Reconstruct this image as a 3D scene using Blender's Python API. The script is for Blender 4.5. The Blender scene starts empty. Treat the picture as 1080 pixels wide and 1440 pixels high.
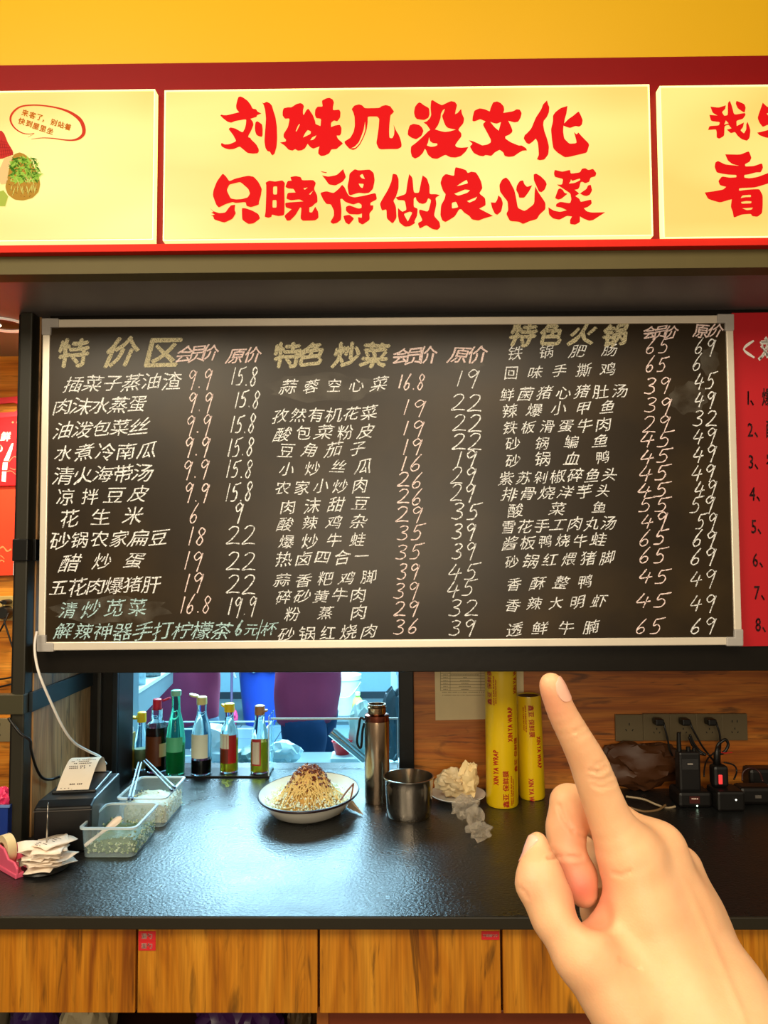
import bpy, bmesh, math, random
import numpy as np
from mathutils import Vector, Matrix, noise
from mathutils.geometry import tessellate_polygon
R = math.radians
C = bpy.context.scene.collection
# ---------------------------------------------------------------- camera
FPX = 1040.0
CAM = Vector((0.0, 0.0, 1.58))
YAW, PITCH, ROLL = R(0.65), R(3.15), R(-0.30)
ROT = Matrix.Rotation(YAW, 3, 'Z') @ Matrix.Rotation(R(90)+PITCH, 3, 'X') @ Matrix.Rotation(ROLL, 3, 'Z')
cd = bpy.data.cameras.new('camera'); cam = bpy.data.objects.new('camera', cd); C.objects.link(cam)
cam.matrix_world = Matrix.Translation(CAM) @ ROT.to_4x4()
cd.sensor_fit = 'VERTICAL'; cd.sensor_height = 36.0; cd.lens = FPX/1440*36.0; cd.clip_start = 0.01
bpy.context.scene.camera = cam
# ---------------------------------------------------------------- world, exposure, room lamps, front fill
sc = bpy.context.scene
sc.view_settings.view_transform = 'Standard'; sc.view_settings.look = 'None'
sc.view_settings.exposure = 0.0; sc.view_settings.gamma = 1.0; sc.view_settings.use_curve_mapping = False
W = bpy.data.worlds.new('world'); sc.world = W; W.use_nodes = True
W.node_tree.nodes['Background'].inputs[0].default_value = (1.0, 0.80, 0.55, 1)
W.node_tree.nodes['Background'].inputs[1].default_value = 0.24
def area(name, loc, target, size, power, col, sy=None):
    l = bpy.data.lights.new(name, 'AREA'); l.energy = power; l.color = col
    l.shape = 'RECTANGLE'; l.size = size; l.size_y = sy or size
    o = bpy.data.objects.new(name, l); C.objects.link(o); o.location = loc
    d = Vector(target)-Vector(loc); o.rotation_euler = d.to_track_quat('-Z', 'Y').to_euler()
    return o
area('ceiling_light', (0.3, -0.3, 2.80), (0.1, 1.8, 1.1), 0.9, 20, (1.0, 0.86, 0.64))
area('ceiling_light', (-1.1, -0.1, 2.75), (-0.2, 1.8, 1.1), 0.9, 32, (1.0, 0.86, 0.62))
area('front_fill_light', (-0.05, -2.1, 1.75), (0.0, 1.8, 1.35), 1.7, 46, (1.0, 0.84, 0.60), 0.9)  # added fill behind the camera, lifts the board and its warm glow
area('kitchen_light', (-0.35, 3.9, 2.66), (-0.35, 3.95, 0), 2.6, 330, (0.44, 0.80, 1.0), 1.5)
area('kitchen_light', (-0.35, 6.0, 2.66), (-0.35, 6.1, 0), 2.8, 500, (0.44, 0.80, 1.0), 1.6)

# ---------------------------------------------------------------- helpers
def ray(px, py):
    return ROT @ Vector(((px-540)/FPX, -(py-720)/FPX, -1.0))
def on_y(px, py, Y):
    d = ray(px, py); return CAM + d*((Y-CAM.y)/d.y)
def on_z(px, py, Z):
    d = ray(px, py); return CAM + d*((Z-CAM.z)/d.z)
def on_x(px, py, X):
    d = ray(px, py); return CAM + d*((X-CAM.x)/d.x)
def at_d(px, py, dist):
    return CAM + ray(px, py)*dist
def lin(c):
    if isinstance(c, str):
        c = [int(c[i:i+2], 16)/255 for i in (0, 2, 4)]
    else: c = [v/255 for v in c]
    return tuple((v/12.92 if v <= .04045 else ((v+.055)/1.055)**2.4) for v in c)
def nodes(name):
    m = bpy.data.materials.new(name); m.use_nodes = True
    nt = m.node_tree; return m, nt, nt.nodes['Principled BSDF']
def mat(name, col, rough=.5, metal=0, spec=.5, emit=0, var=.06, vscale=30, bump=0, bscale=200, trans=0, alpha=1, ior=1.45, sss=0, coat=0, ecol=None):
    m, nt, b = nodes(name); c = lin(col)
    N = nt.nodes; L = nt.links
    tc = N.new('ShaderNodeTexCoord')
    nz = N.new('ShaderNodeTexNoise'); nz.inputs['Scale'].default_value = vscale; nz.inputs['Detail'].default_value = 4
    L.new(tc.outputs['Object'], nz.inputs['Vector'])
    mx = N.new('ShaderNodeMix'); mx.data_type = 'RGBA'
    mx.inputs[6].default_value = tuple(v*(1-var) for v in c)+(1,); mx.inputs[7].default_value = tuple(min(1, v*(1+var)) for v in c)+(1,)
    L.new(nz.outputs[0], mx.inputs[0]); L.new(mx.outputs[2], b.inputs['Base Color'])
    b.inputs['Roughness'].default_value = rough; b.inputs['Metallic'].default_value = metal
    b.inputs['Specular IOR Level'].default_value = spec; b.inputs['IOR'].default_value = ior
    b.inputs['Transmission Weight'].default_value = trans; b.inputs['Alpha'].default_value = alpha
    b.inputs['Coat Weight'].default_value = coat
    if sss:
        b.inputs['Subsurface Weight'].default_value = sss; b.inputs['Subsurface Radius'].default_value = (.012, .005, .002); b.inputs['Subsurface Scale'].default_value = 1.0
    if emit:
        e = lin(ecol) if ecol else c
        b.inputs['Emission Color'].default_value = e+(1,); b.inputs['Emission Strength'].default_value = emit
    if bump:
        n2 = N.new('ShaderNodeTexNoise'); n2.inputs['Scale'].default_value = bscale; n2.inputs['Detail'].default_value = 6
        L.new(tc.outputs['Object'], n2.inputs['Vector'])
        bp = N.new('ShaderNodeBump'); bp.inputs['Strength'].default_value = bump; bp.inputs['Distance'].default_value = .002
        L.new(n2.outputs[0], bp.inputs['Height']); L.new(bp.outputs[0], b.inputs['Normal'])
    return m
def wood(name, dark, mid, light, axis, off=0.0, rough=.42, sc_=1.0):
    m, nt, b = nodes(name); N = nt.nodes; L = nt.links
    tc = N.new('ShaderNodeTexCoord'); mp = N.new('ShaderNodeMapping')
    s = {'X': (1.6, 14, 14), 'Z': (14, 14, 1.6), 'Y': (14, 1.6, 14)}[axis]
    mp.inputs['Scale'].default_value = tuple(v*sc_ for v in s); mp.inputs['Location'].default_value = (off, off*1.7, off*.6)
    L.new(tc.outputs['Object'], mp.inputs['Vector'])
    n1 = N.new('ShaderNodeTexNoise'); n1.inputs['Scale'].default_value = 1.1; n1.inputs['Detail'].default_value = 5; n1.inputs['Distortion'].default_value = 1.6
    L.new(mp.outputs[0], n1.inputs['Vector'])
    cr = N.new('ShaderNodeValToRGB'); e = cr.color_ramp.elements
    e[0].position = .28; e[0].color = lin(dark)+(1,); e[1].position = .72; e[1].color = lin(light)+(1,)
    k = e.new(.45); k.color = lin(mid)+(1,)
    L.new(n1.outputs[0], cr.inputs[0])
    # fine grain
    m2 = N.new('ShaderNodeMapping'); g = {'X': (4, 120, 120), 'Z': (120, 120, 4), 'Y': (120, 4, 120)}[axis]
    m2.inputs['Scale'].default_value = g; L.new(tc.outputs['Object'], m2.inputs['Vector'])
    n2 = N.new('ShaderNodeTexNoise'); n2.inputs['Scale'].default_value = 1.6; n2.inputs['Detail'].default_value = 3
    L.new(m2.outputs[0], n2.inputs['Vector'])
    r2 = N.new('ShaderNodeMapRange'); r2.inputs[1].default_value = .3; r2.inputs[2].default_value = .75; r2.inputs[3].default_value = .72; r2.inputs[4].default_value = 1.15
    L.new(n2.outputs[0], r2.inputs[0])
    # dark streaks
    m3 = N.new('ShaderNodeMapping'); g = {'X': (5, 42, 42), 'Z': (42, 42, 5), 'Y': (42, 5, 42)}[axis]
    m3.inputs['Scale'].default_value = tuple(v*sc_ for v in g); m3.inputs['Location'].default_value = (off*2, 3, off)
    L.new(tc.outputs['Object'], m3.inputs['Vector'])
    n3 = N.new('ShaderNodeTexNoise'); n3.inputs['Scale'].default_value = .8; n3.inputs['Detail'].default_value = 4; n3.inputs['Distortion'].default_value = 2.2
    L.new(m3.outputs[0], n3.inputs['Vector'])
    r3 = N.new('ShaderNodeMapRange'); r3.inputs[1].default_value = .30; r3.inputs[2].default_value = .43; r3.inputs[3].default_value = .38; r3.inputs[4].default_value = 1.0
    L.new(n3.outputs[0], r3.inputs[0])
    mu = N.new('ShaderNodeMath'); mu.operation = 'MULTIPLY'; L.new(r2.outputs[0], mu.inputs[0]); L.new(r3.outputs[0], mu.inputs[1])
    vm = N.new('ShaderNodeVectorMath'); vm.operation = 'SCALE'; L.new(cr.outputs[0], vm.inputs[0]); L.new(mu.outputs[0], vm.inputs['Scale'])
    L.new(vm.outputs[0], b.inputs['Base Color']); b.inputs['Roughness'].default_value = rough
    bp = N.new('ShaderNodeBump'); bp.inputs['Strength'].default_value = .15; bp.inputs['Distance'].default_value = .001
    L.new(n2.outputs[0], bp.inputs['Height']); L.new(bp.outputs[0], b.inputs['Normal'])
    return m

class MB:
    """collects vertices and faces for one mesh"""
    def __init__(s): s.v = []; s.f = []
    def add(s, vs, fs):
        n = len(s.v); s.v += [Vector(p) for p in vs]; s.f += [tuple(i+n for i in f) for f in fs]; return s
    def box(s, x0, x1, y0, y1, z0, z1):
        return s.add([(x, y, z) for x in (x0, x1) for y in (y0, y1) for z in (z0, z1)],
                     [(0, 1, 3, 2), (4, 6, 7, 5), (0, 4, 5, 1), (2, 3, 7, 6), (0, 2, 6, 4), (1, 5, 7, 3)])
    def lathe(s, prof, seg=32, cx=0, cy=0, sx=1, sy=1, closed=False):
        vs = []; fs = []
        for r, z in prof:
            for k in range(seg):
                a = 2*math.pi*k/seg; vs.append((cx+r*sx*math.cos(a), cy+r*sy*math.sin(a), z))
        n = len(prof)
        for i in range(n-1 if not closed else n):
            j = (i+1) % n
            for k in range(seg):
                k2 = (k+1) % seg; fs.append((i*seg+k, i*seg+k2, j*seg+k2, j*seg+k))
        if not closed:
            if prof[0][0] > 1e-6: fs.append(tuple(reversed(range(seg))))
            if prof[-1][0] > 1e-6: fs.append(tuple((n-1)*seg+k for k in range(seg)))
        return s.add(vs, fs)
    def tube(s, pts, r, seg=8, cap=True, smooth=0):
        P = [Vector(p) for p in pts]
        if smooth: P = catmull(P, smooth)
        rs = r if isinstance(r, (list, tuple)) else None
        n = len(P); vs = []; fs = []
        up = None
        for i in range(n):
            t = (P[min(i+1, n-1)]-P[max(i-1, 0)])
            t = t.normalized() if t.length > 1e-9 else Vector((0, 0, 1))
            if up is None: up = t.orthogonal().normalized()
            up = (up - t*up.dot(t)); up = up.normalized() if up.length > 1e-6 else t.orthogonal().normalized()
            w = t.cross(up)
            if rs:
                q = i/(n-1)*(len(rs)-1); a = int(min(q, len(rs)-2)) if len(rs) > 1 else 0
                rr = rs[a]+(rs[min(a+1, len(rs)-1)]-rs[a])*(q-a)
            else: rr = r
            for k in range(seg):
                a = 2*math.pi*k/seg; vs.append(P[i]+(up*math.cos(a)+w*math.sin(a))*rr)
        for i in range(n-1):
            for k in range(seg):
                k2 = (k+1) % seg; fs.append((i*seg+k, i*seg+k2, (i+1)*seg+k2, (i+1)*seg+k))
        if cap: fs.append(tuple(reversed(range(seg)))); fs.append(tuple((n-1)*seg+k for k in range(seg)))
        return s.add(vs, fs)
    def poly(s, outer, holes=(), z=0.0):
        loops = [[Vector((p[0], p[1], 0)) for p in outer]]+[[Vector((p[0], p[1], 0)) for p in h] for h in holes]
        flat = [p for l in loops for p in l]
        tris = tessellate_polygon(loops)
        return s.add([(p.x, p.y, z) for p in flat], [tuple(t) for t in tris])
    def ribbon(s, pts, w):
        P = catmull([Vector((p[0], p[1], 0)) for p in pts], 5) if len(pts) > 2 else [Vector((p[0], p[1], 0)) for p in pts]
        n = len(P); vs = []; fs = []
        for i in range(n):
            t = P[min(i+1, n-1)]-P[max(i-1, 0)]; t = t.normalized() if t.length > 1e-9 else Vector((1, 0, 0))
            nn = Vector((-t.y, t.x, 0)); ww = w*(.75+.5*math.sin(i*1.3+P[0].x)*.4)
            vs += [P[i]+nn*ww/2, P[i]-nn*ww/2]
        for i in range(n-1): fs.append((2*i, 2*i+1, 2*i+3, 2*i+2))
        return s.add(vs, fs)
    def map(s, fn): s.v = [Vector(fn(p)) for p in s.v]; return s
def catmull(P, k):
    out = []
    n = len(P)
    for i in range(n-1):
        p0, p1, p2, p3 = P[max(i-1, 0)], P[i], P[i+1], P[min(i+2, n-1)]
        for j in range(k):
            t = j/k
            out.append(.5*((2*p1)+(p2-p0)*t+(2*p0-5*p1+4*p2-p3)*t*t+(3*p1-p0-3*p2+p3)*t**3))
    out.append(P[-1]); return out
def obj(name, mb, m, parent=None, loc=None, bevel=0, smooth=False, sub=0, **tags):
    me = bpy.data.meshes.new(name)
    me.from_pydata([tuple(p) for p in mb.v], [], mb.f); me.update()
    bm = bmesh.new(); bm.from_mesh(me)
    if bm.faces and len(bm.faces) < 60000 and tags.pop('fixn', True): bmesh.ops.recalc_face_normals(bm, faces=bm.faces)
    bm.to_mesh(me); bm.free()
    if m: me.materials.append(m)
    if smooth:
        for p in me.polygons: p.use_smooth = True
        if smooth != 'all': me.set_sharp_from_angle(angle=R(40))
    o = bpy.data.objects.new(name, me); C.objects.link(o)
    if parent: o.parent = parent
    if loc is not None: o.location = loc
    if bevel:
        b = o.modifiers.new('bevel', 'BEVEL'); b.width = bevel; b.segments = 2; b.limit_method = 'ANGLE'; b.angle_limit = R(40)
    if sub:
        b = o.modifiers.new('sub', 'SUBSURF'); b.levels = sub; b.render_levels = sub
    for k, v in tags.items(): o[k] = v
    return o
def thing(name, label, cat, loc=(0, 0, 0), group=None, rz=0):
    o = bpy.data.objects.new(name, None); C.objects.link(o); o.location = loc; o.rotation_euler = (0, 0, rz)
    o.empty_display_size = .05
    o['label'] = label; o['category'] = cat
    if group: o['group'] = group
    return o
def tag(o, label, cat, group=None):
    o['label'] = label; o['category'] = cat
    if group: o['group'] = group
    return o
def struct(name, mb, m, parent=None, **k):
    o = obj(name, mb, m, parent, **k)
    o['kind'] = 'structure'
    return o
_gl = {}
def glyph(ch):
    if ch not in _gl:
        c = bpy.data.curves.new('t', 'FONT'); c.body = ch; c.resolution_u = 2
        o = bpy.data.objects.new('t', c); C.objects.link(o)
        dg = bpy.context.evaluated_depsgraph_get(); dg.update()
        m = bpy.data.meshes.new_from_object(o.evaluated_get(dg))
        vs = [tuple(v.co) for v in m.vertices]; fs = [tuple(p.vertices) for p in m.polygons]
        w = 1.0 if ord(ch) > 255 else (max([v[0] for v in vs])+.05 if vs else .3)
        _gl[ch] = (vs, fs, w)
        bpy.data.objects.remove(o); bpy.data.meshes.remove(m); bpy.data.curves.remove(c)
    return _gl[ch]
def text_flat(s, size, bold=0.0):
    """lettering in the xy plane, starting at the origin, baseline y=0"""
    mb = MB(); x = 0
    for ch in s:
        vs, fs, w = glyph(ch)
        for dx, dy in (((0, 0),) if not bold else ((-bold, 0), (bold, 0), (0, -bold), (0, bold))):
            mb.add([((v[0]+x)*size+dx*size, v[1]*size+dy*size, 0) for v in vs], fs)
        x += w+(.0 if ord(ch) > 255 else .03)
    return mb, x*size
# ================================================================ materials
M = {}
M['black_panel'] = mat('black_panel', (22, 18, 13), .32, spec=.3, var=.15, bump=.1, bscale=60)
M['black_metal'] = mat('black_metal', (18, 17, 15), .35, spec=.35, var=.1)
M['soffit'] = mat('soffit', (124, 118, 118), .42, var=.08, vscale=4)
M['yellow'] = mat('yellow_wall_paint', (212, 164, 6), .45, var=.04, vscale=3)
M['red_frame'] = mat('red_frame_paint', (120, 4, 5), .5, spec=.2, var=.05)
M['white'] = mat('white_plastic', (235, 235, 232), .4)
M['steel'] = mat('brushed_steel', (178, 170, 160), .22, metal=1, var=.1)
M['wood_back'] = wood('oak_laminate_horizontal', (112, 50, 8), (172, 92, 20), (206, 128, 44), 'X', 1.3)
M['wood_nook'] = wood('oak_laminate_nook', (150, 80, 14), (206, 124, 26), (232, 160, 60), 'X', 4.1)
M['wood_side'] = wood('oak_laminate_side', (142, 100, 58), (186, 138, 88), (208, 168, 118), 'Z', 2.0)
M['red_low'] = mat('red_trim_lit_tone', (216, 40, 28), .6, spec=.15)  # lower sign strip: light spilling from the panels put into a brighter red
def counter_mat():
    m, nt, b = nodes('black_stone_worktop'); N = nt.nodes; L = nt.links
    b.inputs['Base Color'].default_value = lin((24, 25, 25))+(1,)
    b.inputs['Roughness'].default_value = .30; b.inputs['Specular IOR Level'].default_value = .85
    tc = N.new('ShaderNodeTexCoord')
    n = N.new('ShaderNodeTexNoise'); n.inputs['Scale'].default_value = 150; n.inputs['Detail'].default_value = 5; L.new(tc.outputs['Object'], n.inputs['Vector'])
    n2 = N.new('ShaderNodeTexNoise'); n2.inputs['Scale'].default_value = 14; n2.inputs['Detail'].default_value = 3; L.new(tc.outputs['Object'], n2.inputs['Vector'])
    bp = N.new('ShaderNodeBump'); bp.inputs['Strength'].default_value = .55; bp.inputs['Distance'].default_value = .0025; L.new(n.outputs[0], bp.inputs['Height'])
    L.new(bp.outputs[0], b.inputs['Normal'])
    mr = N.new('ShaderNodeMapRange'); mr.inputs[1].default_value = .35; mr.inputs[2].default_value = .65; mr.inputs[3].default_value = .27; mr.inputs[4].default_value = .34
    L.new(n2.outputs[0], mr.inputs[0]); L.new(mr.outputs[0], b.inputs['Roughness'])
    return m
M['counter'] = counter_mat()
M['counter_edge'] = mat('worktop_edge', (36, 31, 18), .5, var=.1)

# ================================================================ setting
ZC = 0.92
YF, YB, YBOARD = 1.38, 2.11, 1.735
YS = 1.48
zsof = on_y(540, 440, 1.75).z
# floor and ceiling of the serving room
struct('floor', MB().box(-3.2, 2.6, -2.2, 2.3, -.05, 0), mat('dark_floor_tile', (90, 70, 55), .4, vscale=3))
struct('ceiling', MB().box(-3.2, 2.6, 1.40, 2.3, 3.0, 3.05), mat('cream_ceiling', (225, 200, 150), .7))
ztop = on_y(540, 85, 1.49).z
struct('wall_front_upper', MB().box(-3.2, 2.6, 1.50, 1.60, ztop-.02, 3.0), M['yellow'])
struct('trim_1', MB().box(-3.2, 2.6, YS, 2.3, zsof, zsof+.03), M['soffit'])                  # underside of the bulkhead
zs1 = on_y(540, 351, YS).z
struct('trim_2', MB().box(-3.2, 2.6, 1.457, YS+.02, on_y(540, 381, 1.457).z, on_y(540, 350, 1.457).z), mat('olive_fascia', (88, 78, 44), .6, spec=.3, var=.05))
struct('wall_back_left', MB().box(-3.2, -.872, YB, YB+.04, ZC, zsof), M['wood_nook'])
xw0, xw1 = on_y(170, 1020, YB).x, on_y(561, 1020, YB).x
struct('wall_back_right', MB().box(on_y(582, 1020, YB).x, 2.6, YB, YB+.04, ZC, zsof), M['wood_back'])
struct('wall_side', MB().box(-.872, -.85, 1.76, YB+.02, ZC, zsof), M['wood_side'])
# black backing panel behind the menu board and the red poster
zb0 = on_y(540, 945, 1.75).z
struct('wall_panel_upper', MB().box(on_y(66, 680, 1.75).x, 2.6, 1.75, 1.775, on_y(540, 905, 1.75).z, zsof), M['black_panel'])
struct('trim_14', MB().box(on_y(46, 925, 1.748).x, 2.6, 1.748, 1.777, zb0, on_y(540, 905, 1.748).z), M['black_panel'], bevel=.002)
# dark jamb posts of the serving window
jl0 = on_y(124, 1000, YB).x
wf = struct('window_1', MB().box(jl0, xw0, YB-.02, YB+.10, ZC, zsof), M['black_metal'], bevel=.003)
struct('window_frame', MB().box(xw1, on_y(582, 1020, YB).x, YB-.02, YB+.10, ZC, zsof), M['black_metal'], wf, bevel=.003)
struct('window_rail', MB().box(on_y(143, 1000, YB).x, on_y(148, 1000, YB).x, YB-.035, YB-.02, ZC, zsof), mat('dark_grey_seal', (52, 50, 46), .3), wf, bevel=.002)
struct('window_rail', MB().box(on_y(163, 1000, YB).x, xw0, YB-.03, YB-.02, ZC, zsof), mat('blue_black_seal', (22, 30, 36), .3), wf, bevel=.002)
struct('window_head', MB().box(xw0, xw1, YB-.02, YB+.10, 1.48, zsof), M['black_metal'], wf)
# post and strap of the left partition
post = struct('trim_3', MB().box(-.893, -.872, 1.735, 1.76, ZC, zsof), M['black_metal'], bevel=.002)
px0, px1 = on_y(21, 1010, 1.735).x, on_y(38, 1010, 1.735).x
post2 = struct('trim_4', MB().box(px0-.001, px1, 1.72, 1.76, ZC, zsof), mat('grey_black_steel', (46, 43, 34), .4, spec=.35), bevel=.003)
zr1, zr0 = on_y(20, 976, 1.72).z, on_y(20, 1004, 1.72).z
struct('trim_5', MB().box(-3.2, px1+.002, 1.712, 1.735, zr0, zr1), mat('olive_steel_rail', (64, 60, 40), .45), bevel=.002)
struct('trim_6', MB().box(-.852, -.843, 1.74, YB-.02, zr0, zr1), mat('blue_grey_steel_strap', (34, 42, 46), .4), bevel=.001)
zr3, zr2 = on_y(40, 758, 1.72).z, on_y(40, 789, 1.72).z
struct('trim_7', MB().box(px0-.004, px1+.004, 1.712, 1.73, zr2, zr3), M['black_metal'], bevel=.002)
struct('trim_8', MB().box(-.852, -.843, 1.74, YB-.02, zr2, zr3), M['black_metal'], bevel=.001)

# ---- counter: worktop, fascia
wt = thing('worktop', 'long black stone worktop of the serving counter with a dark front edge', 'worktop', (0, 0, 0))
obj('top_slab', MB().box(-3.2, 2.6, YF+.004, 2.37, ZC-.02, ZC), M['counter'], wt)
zf = on_y(540, 1308, YF).z
obj('front_edge', MB().box(-3.2, 2.6, YF, YF+.02, zf, ZC-.0005), M['counter_edge'], wt, bevel=.002)
# ---- drawers under the worktop
zd = on_y(540, 1425, 1.40).z
dmid = [192, 448, 705.5, 962]
step = on_y(705.5, 1360, 1.40).x-on_y(448, 1360, 1.40).x
x0 = on_y(192, 1360, 1.40).x
locs = ['leftmost wooden drawer front, plain, cut by the left picture edge', 'wooden drawer front with two small red labels at its top left corner',
        'wooden drawer front with one small red label at its top right corner', 'wooden drawer front behind the raised hand and wrist', 'wooden drawer front at the far right, past the wrist']
dr = []
for i in range(5):
    xa = x0+(i-1)*step
    u = thing('drawer_unit', locs[i], 'drawer', (xa+step/2, 1.40, zd), 'drawers under the black worktop')
    w = wood('oak_laminate_drawer', (132, 66, 6), (192, 118, 18), (218, 148, 40), 'Z', 1.1+i*2.3, sc_=.8)
    obj('drawer_front', MB().box(-step/2+.0022, step/2-.0022, 0, .018, 0, zf-zd-.001), w, u, bevel=.001)
    obj('drawer_box', MB().box(-step/2+.02, step/2-.02, .018, .5, .02, zf-zd-.02), mat('drawer_side', (40, 14, 10), .6), u)
    dr.append((u, xa))
struct('trim_9', MB().box(-1.5, 1.5, 1.425, 1.45, zd+.002, zf), mat('dark_red_gap', (60, 10, 14), .6))
def sticker(px0_, py0_, px1_, py1_, txt, u):
    a = on_y(px0_, py0_, 1.398); b = on_y(px1_, py1_, 1.398); o = u.location
    s = obj('sticker', MB().box(a.x-o.x, b.x-o.x, -.0012, 0, b.z-o.z, a.z-o.z), mat('red_label', (214, 44, 50), .4), u)
    n = len(txt); sz = min((b.x-a.x)*.86/n, (a.z-b.z)*.62)
    mb, w = text_flat(txt, sz, .03)
    cx = (a.x+b.x)/2-o.x-w/2; cz = (a.z+b.z)/2-o.z-sz*.36
    obj('lettering', mb.map(lambda p: (p.x+cx, -.0018, p.y+cz)), mat('label_letter', (255, 205, 190), .5), s)
sticker(194.5, 1310, 218.5, 1323.3, '漏勺', dr[1][0]); sticker(194.5, 1323.6, 218.5, 1337, '面勺', dr[1][0])
sticker(677, 1310, 702.5, 1322, '不锈钢勺子', dr[2][0])
# cabinet carcass below the drawers
struct('wall_low_back', MB().box(-3.2, 2.6, 2.05, 2.10, 0, ZC-.03), mat('cabinet_interior', (60, 24, 16), .6))
sh = thing('low_shelf', 'dark reddish wooden shelf under the drawers on the right', 'shelf', (0, 0, 0))
xs = on_y(448, 1432, 1.42).x
obj('board', MB().box(xs, 1.4, 1.43, 2.0, zd-.045, zd-.012), mat('red_brown_board', (120, 52, 22), .5), sh, bevel=.002)
obj('divider', MB().box(xs-.004, xs+.018, 1.425, 2.0, .02, zd-.004), mat('red_brown_board', (150, 84, 30), .5), sh, bevel=.001)
def crumple(name, loc, rad, m, label=None, cat=None, parent=None, seed=1, amp=.35, fr=2.2, sub=4, flat=0.0, group=None):
    bm = bmesh.new(); bmesh.ops.create_icosphere(bm, subdivisions=sub, radius=1.0)
    off = Vector((seed*3.1, seed*1.7, seed*.9))
    for v in bm.verts:
        p = v.co.copy(); a = 0; f = fr; am = amp
        for _ in range(3):
            a += (1-2*abs(noise.noise(p*f+off)))*am; f *= 2.1; am *= .5
        v.co = p*(1+a-amp*.6); v.co.x *= rad[0]; v.co.y *= rad[1]; v.co.z *= rad[2]
    z0 = min(v.co.z for v in bm.verts)
    for v in bm.verts: v.co.z -= z0
    me = bpy.data.meshes.new(name); bm.to_mesh(me); bm.free(); me.materials.append(m)
    for p in me.polygons: p.use_smooth = True
    me.set_sharp_from_angle(angle=R(28))
    o = bpy.data.objects.new(name, me); C.objects.link(o); o.location = loc
    if parent: o.parent = parent
    if label: tag(o, label, cat, group)
    return o
struct('trim_10', MB().box(-3.2, 2.6, 1.5, 2.05, zd-.26, zd-.24), mat('inner_shelf', (70, 34, 20), .6))
for (pa, pb, col, lab, nm) in ((-25, 12, (150, 140, 112), 'whitish plastic bag at the far left under the drawers', 'plastic_bag'),
                         (12, 86, (58, 34, 92), 'dark purple plastic bag under the leftmost drawer', 'plastic_bag'),
                         (84, 160, (176, 164, 132), 'whitish crumpled bag beside the purple bag under the leftmost drawer', 'plastic_bag'),
                         (270, 402, (66, 30, 84), 'purple printed bag under the second drawer', 'plastic_bag'),
                         (402, 446, (84, 66, 44), 'brown patterned packet right of the purple printed bag', 'packet')):
    a = on_y(pa, 1435, 1.6); b = on_y(pb, 1435, 1.6); w = (b.x-a.x)/2
    crumple(nm, ((a.x+b.x)/2, 1.62, zd-.24), (w*.84, .07, .098), mat('bag_plastic', col, .35), lab, 'bag' if nm != 'packet' else 'packet', seed=pa+30, amp=.22)

# ================================================================ light boxes above
sb = struct('trim_11', MB().box(-3.2, 2.6, 1.455, 1.50, on_y(540, 350, 1.455).z, on_y(540, 85, 1.455).z), M['red_frame'])
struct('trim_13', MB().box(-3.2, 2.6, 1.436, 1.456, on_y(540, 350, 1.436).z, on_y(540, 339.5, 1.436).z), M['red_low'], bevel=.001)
def panel_mat(name):
    m, nt, b = nodes(name); N = nt.nodes; L = nt.links
    b.inputs['Base Color'].default_value = lin((70, 58, 26))+(1,); b.inputs['Roughness'].default_value = .35
    tc = N.new('ShaderNodeTexCoord'); mp = N.new('ShaderNodeMapping'); mp.inputs['Scale'].default_value = (2.2, 1, 5.5); L.new(tc.outputs['Object'], mp.inputs[0])
    n = N.new('ShaderNodeTexNoise'); n.inputs['Scale'].default_value = 1.0; n.inputs['Detail'].default_value = 1; L.new(mp.outputs[0], n.inputs['Vector'])
    cr = N.new('ShaderNodeValToRGB'); e = cr.color_ramp.elements
    e[0].position = .38; e[0].color = lin((252, 216, 112))+(1,); e[1].position = .6; e[1].color = lin((255, 240, 138))+(1,)
    L.new(n.outputs[0], cr.inputs[0]); L.new(cr.outputs[0], b.inputs['Emission Color']); b.inputs['Emission Strength'].default_value = .95
    return m
YP = 1.435
pm = panel_mat('backlit_panel'); rim = mat('panel_edge', (255, 250, 170), .3, emit=1.0, ecol=(255, 250, 165)); darkgap = mat('dark_red_recess', (140, 12, 14), .4)
def lightbox(c4, label):
    # c4: top-left, top-right, bottom-right, bottom-left in the face of the box
    P = [on_y(x, y, YP) for x, y in c4]
    cx = sum(p.x for p in P)/4; cz = P[3].z
    t = thing('light_box_sign', label, 'sign', (cx, YP, cz), 'backlit yellow panels in the red frame')
    x0_, x1_, z0_, z1_ = (P[0].x+P[3].x)/2, (P[1].x+P[2].x)/2, (P[3].z+P[2].z)/2, (P[0].z+P[1].z)/2
    obj('lit_face', MB().box(x0_-cx, x1_-cx, 0, .019, z0_-cz, z1_-cz), pm, t, bevel=.002)
    e = MB(); w = .0022; zz0, zz1 = z0_-cz, z1_-cz; a, b = x0_-cx, x1_-cx
    e.box(a-w, b+w, -.0015, .019, zz0-w, zz0); e.box(a-w, b+w, -.0015, .019, zz1, zz1+w); e.box(a-w, a, -.0015, .019, zz0, zz1); e.box(b, b+w, -.0015, .019, zz0, zz1)
    obj('edge_strip', e, rim, t)
    return t
S1 = lightbox([(-330, 133), (218, 129), (213, 337), (-345, 341)], 'left backlit yellow sign panel with speech bubble and vegetable basket print')
S2 = lightbox([(235, 128), (911, 122), (917, 332), (229, 336)], 'wide central backlit yellow sign panel with two rows of red brush characters')
S3 = lightbox([(929, 122), (1420, 118), (1430, 331), (934, 332)], 'right backlit yellow sign panel cut off by the right picture edge')
red_letter = mat('red_translucent_film', (110, 6, 8), .5, emit=.76, ecol=(238, 20, 22), var=.02, spec=.05)
def P(s):
    return [tuple(float(v) for v in q.split(',')) for q in s.replace('(', ' ').replace(')', ' ').split()]
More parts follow.
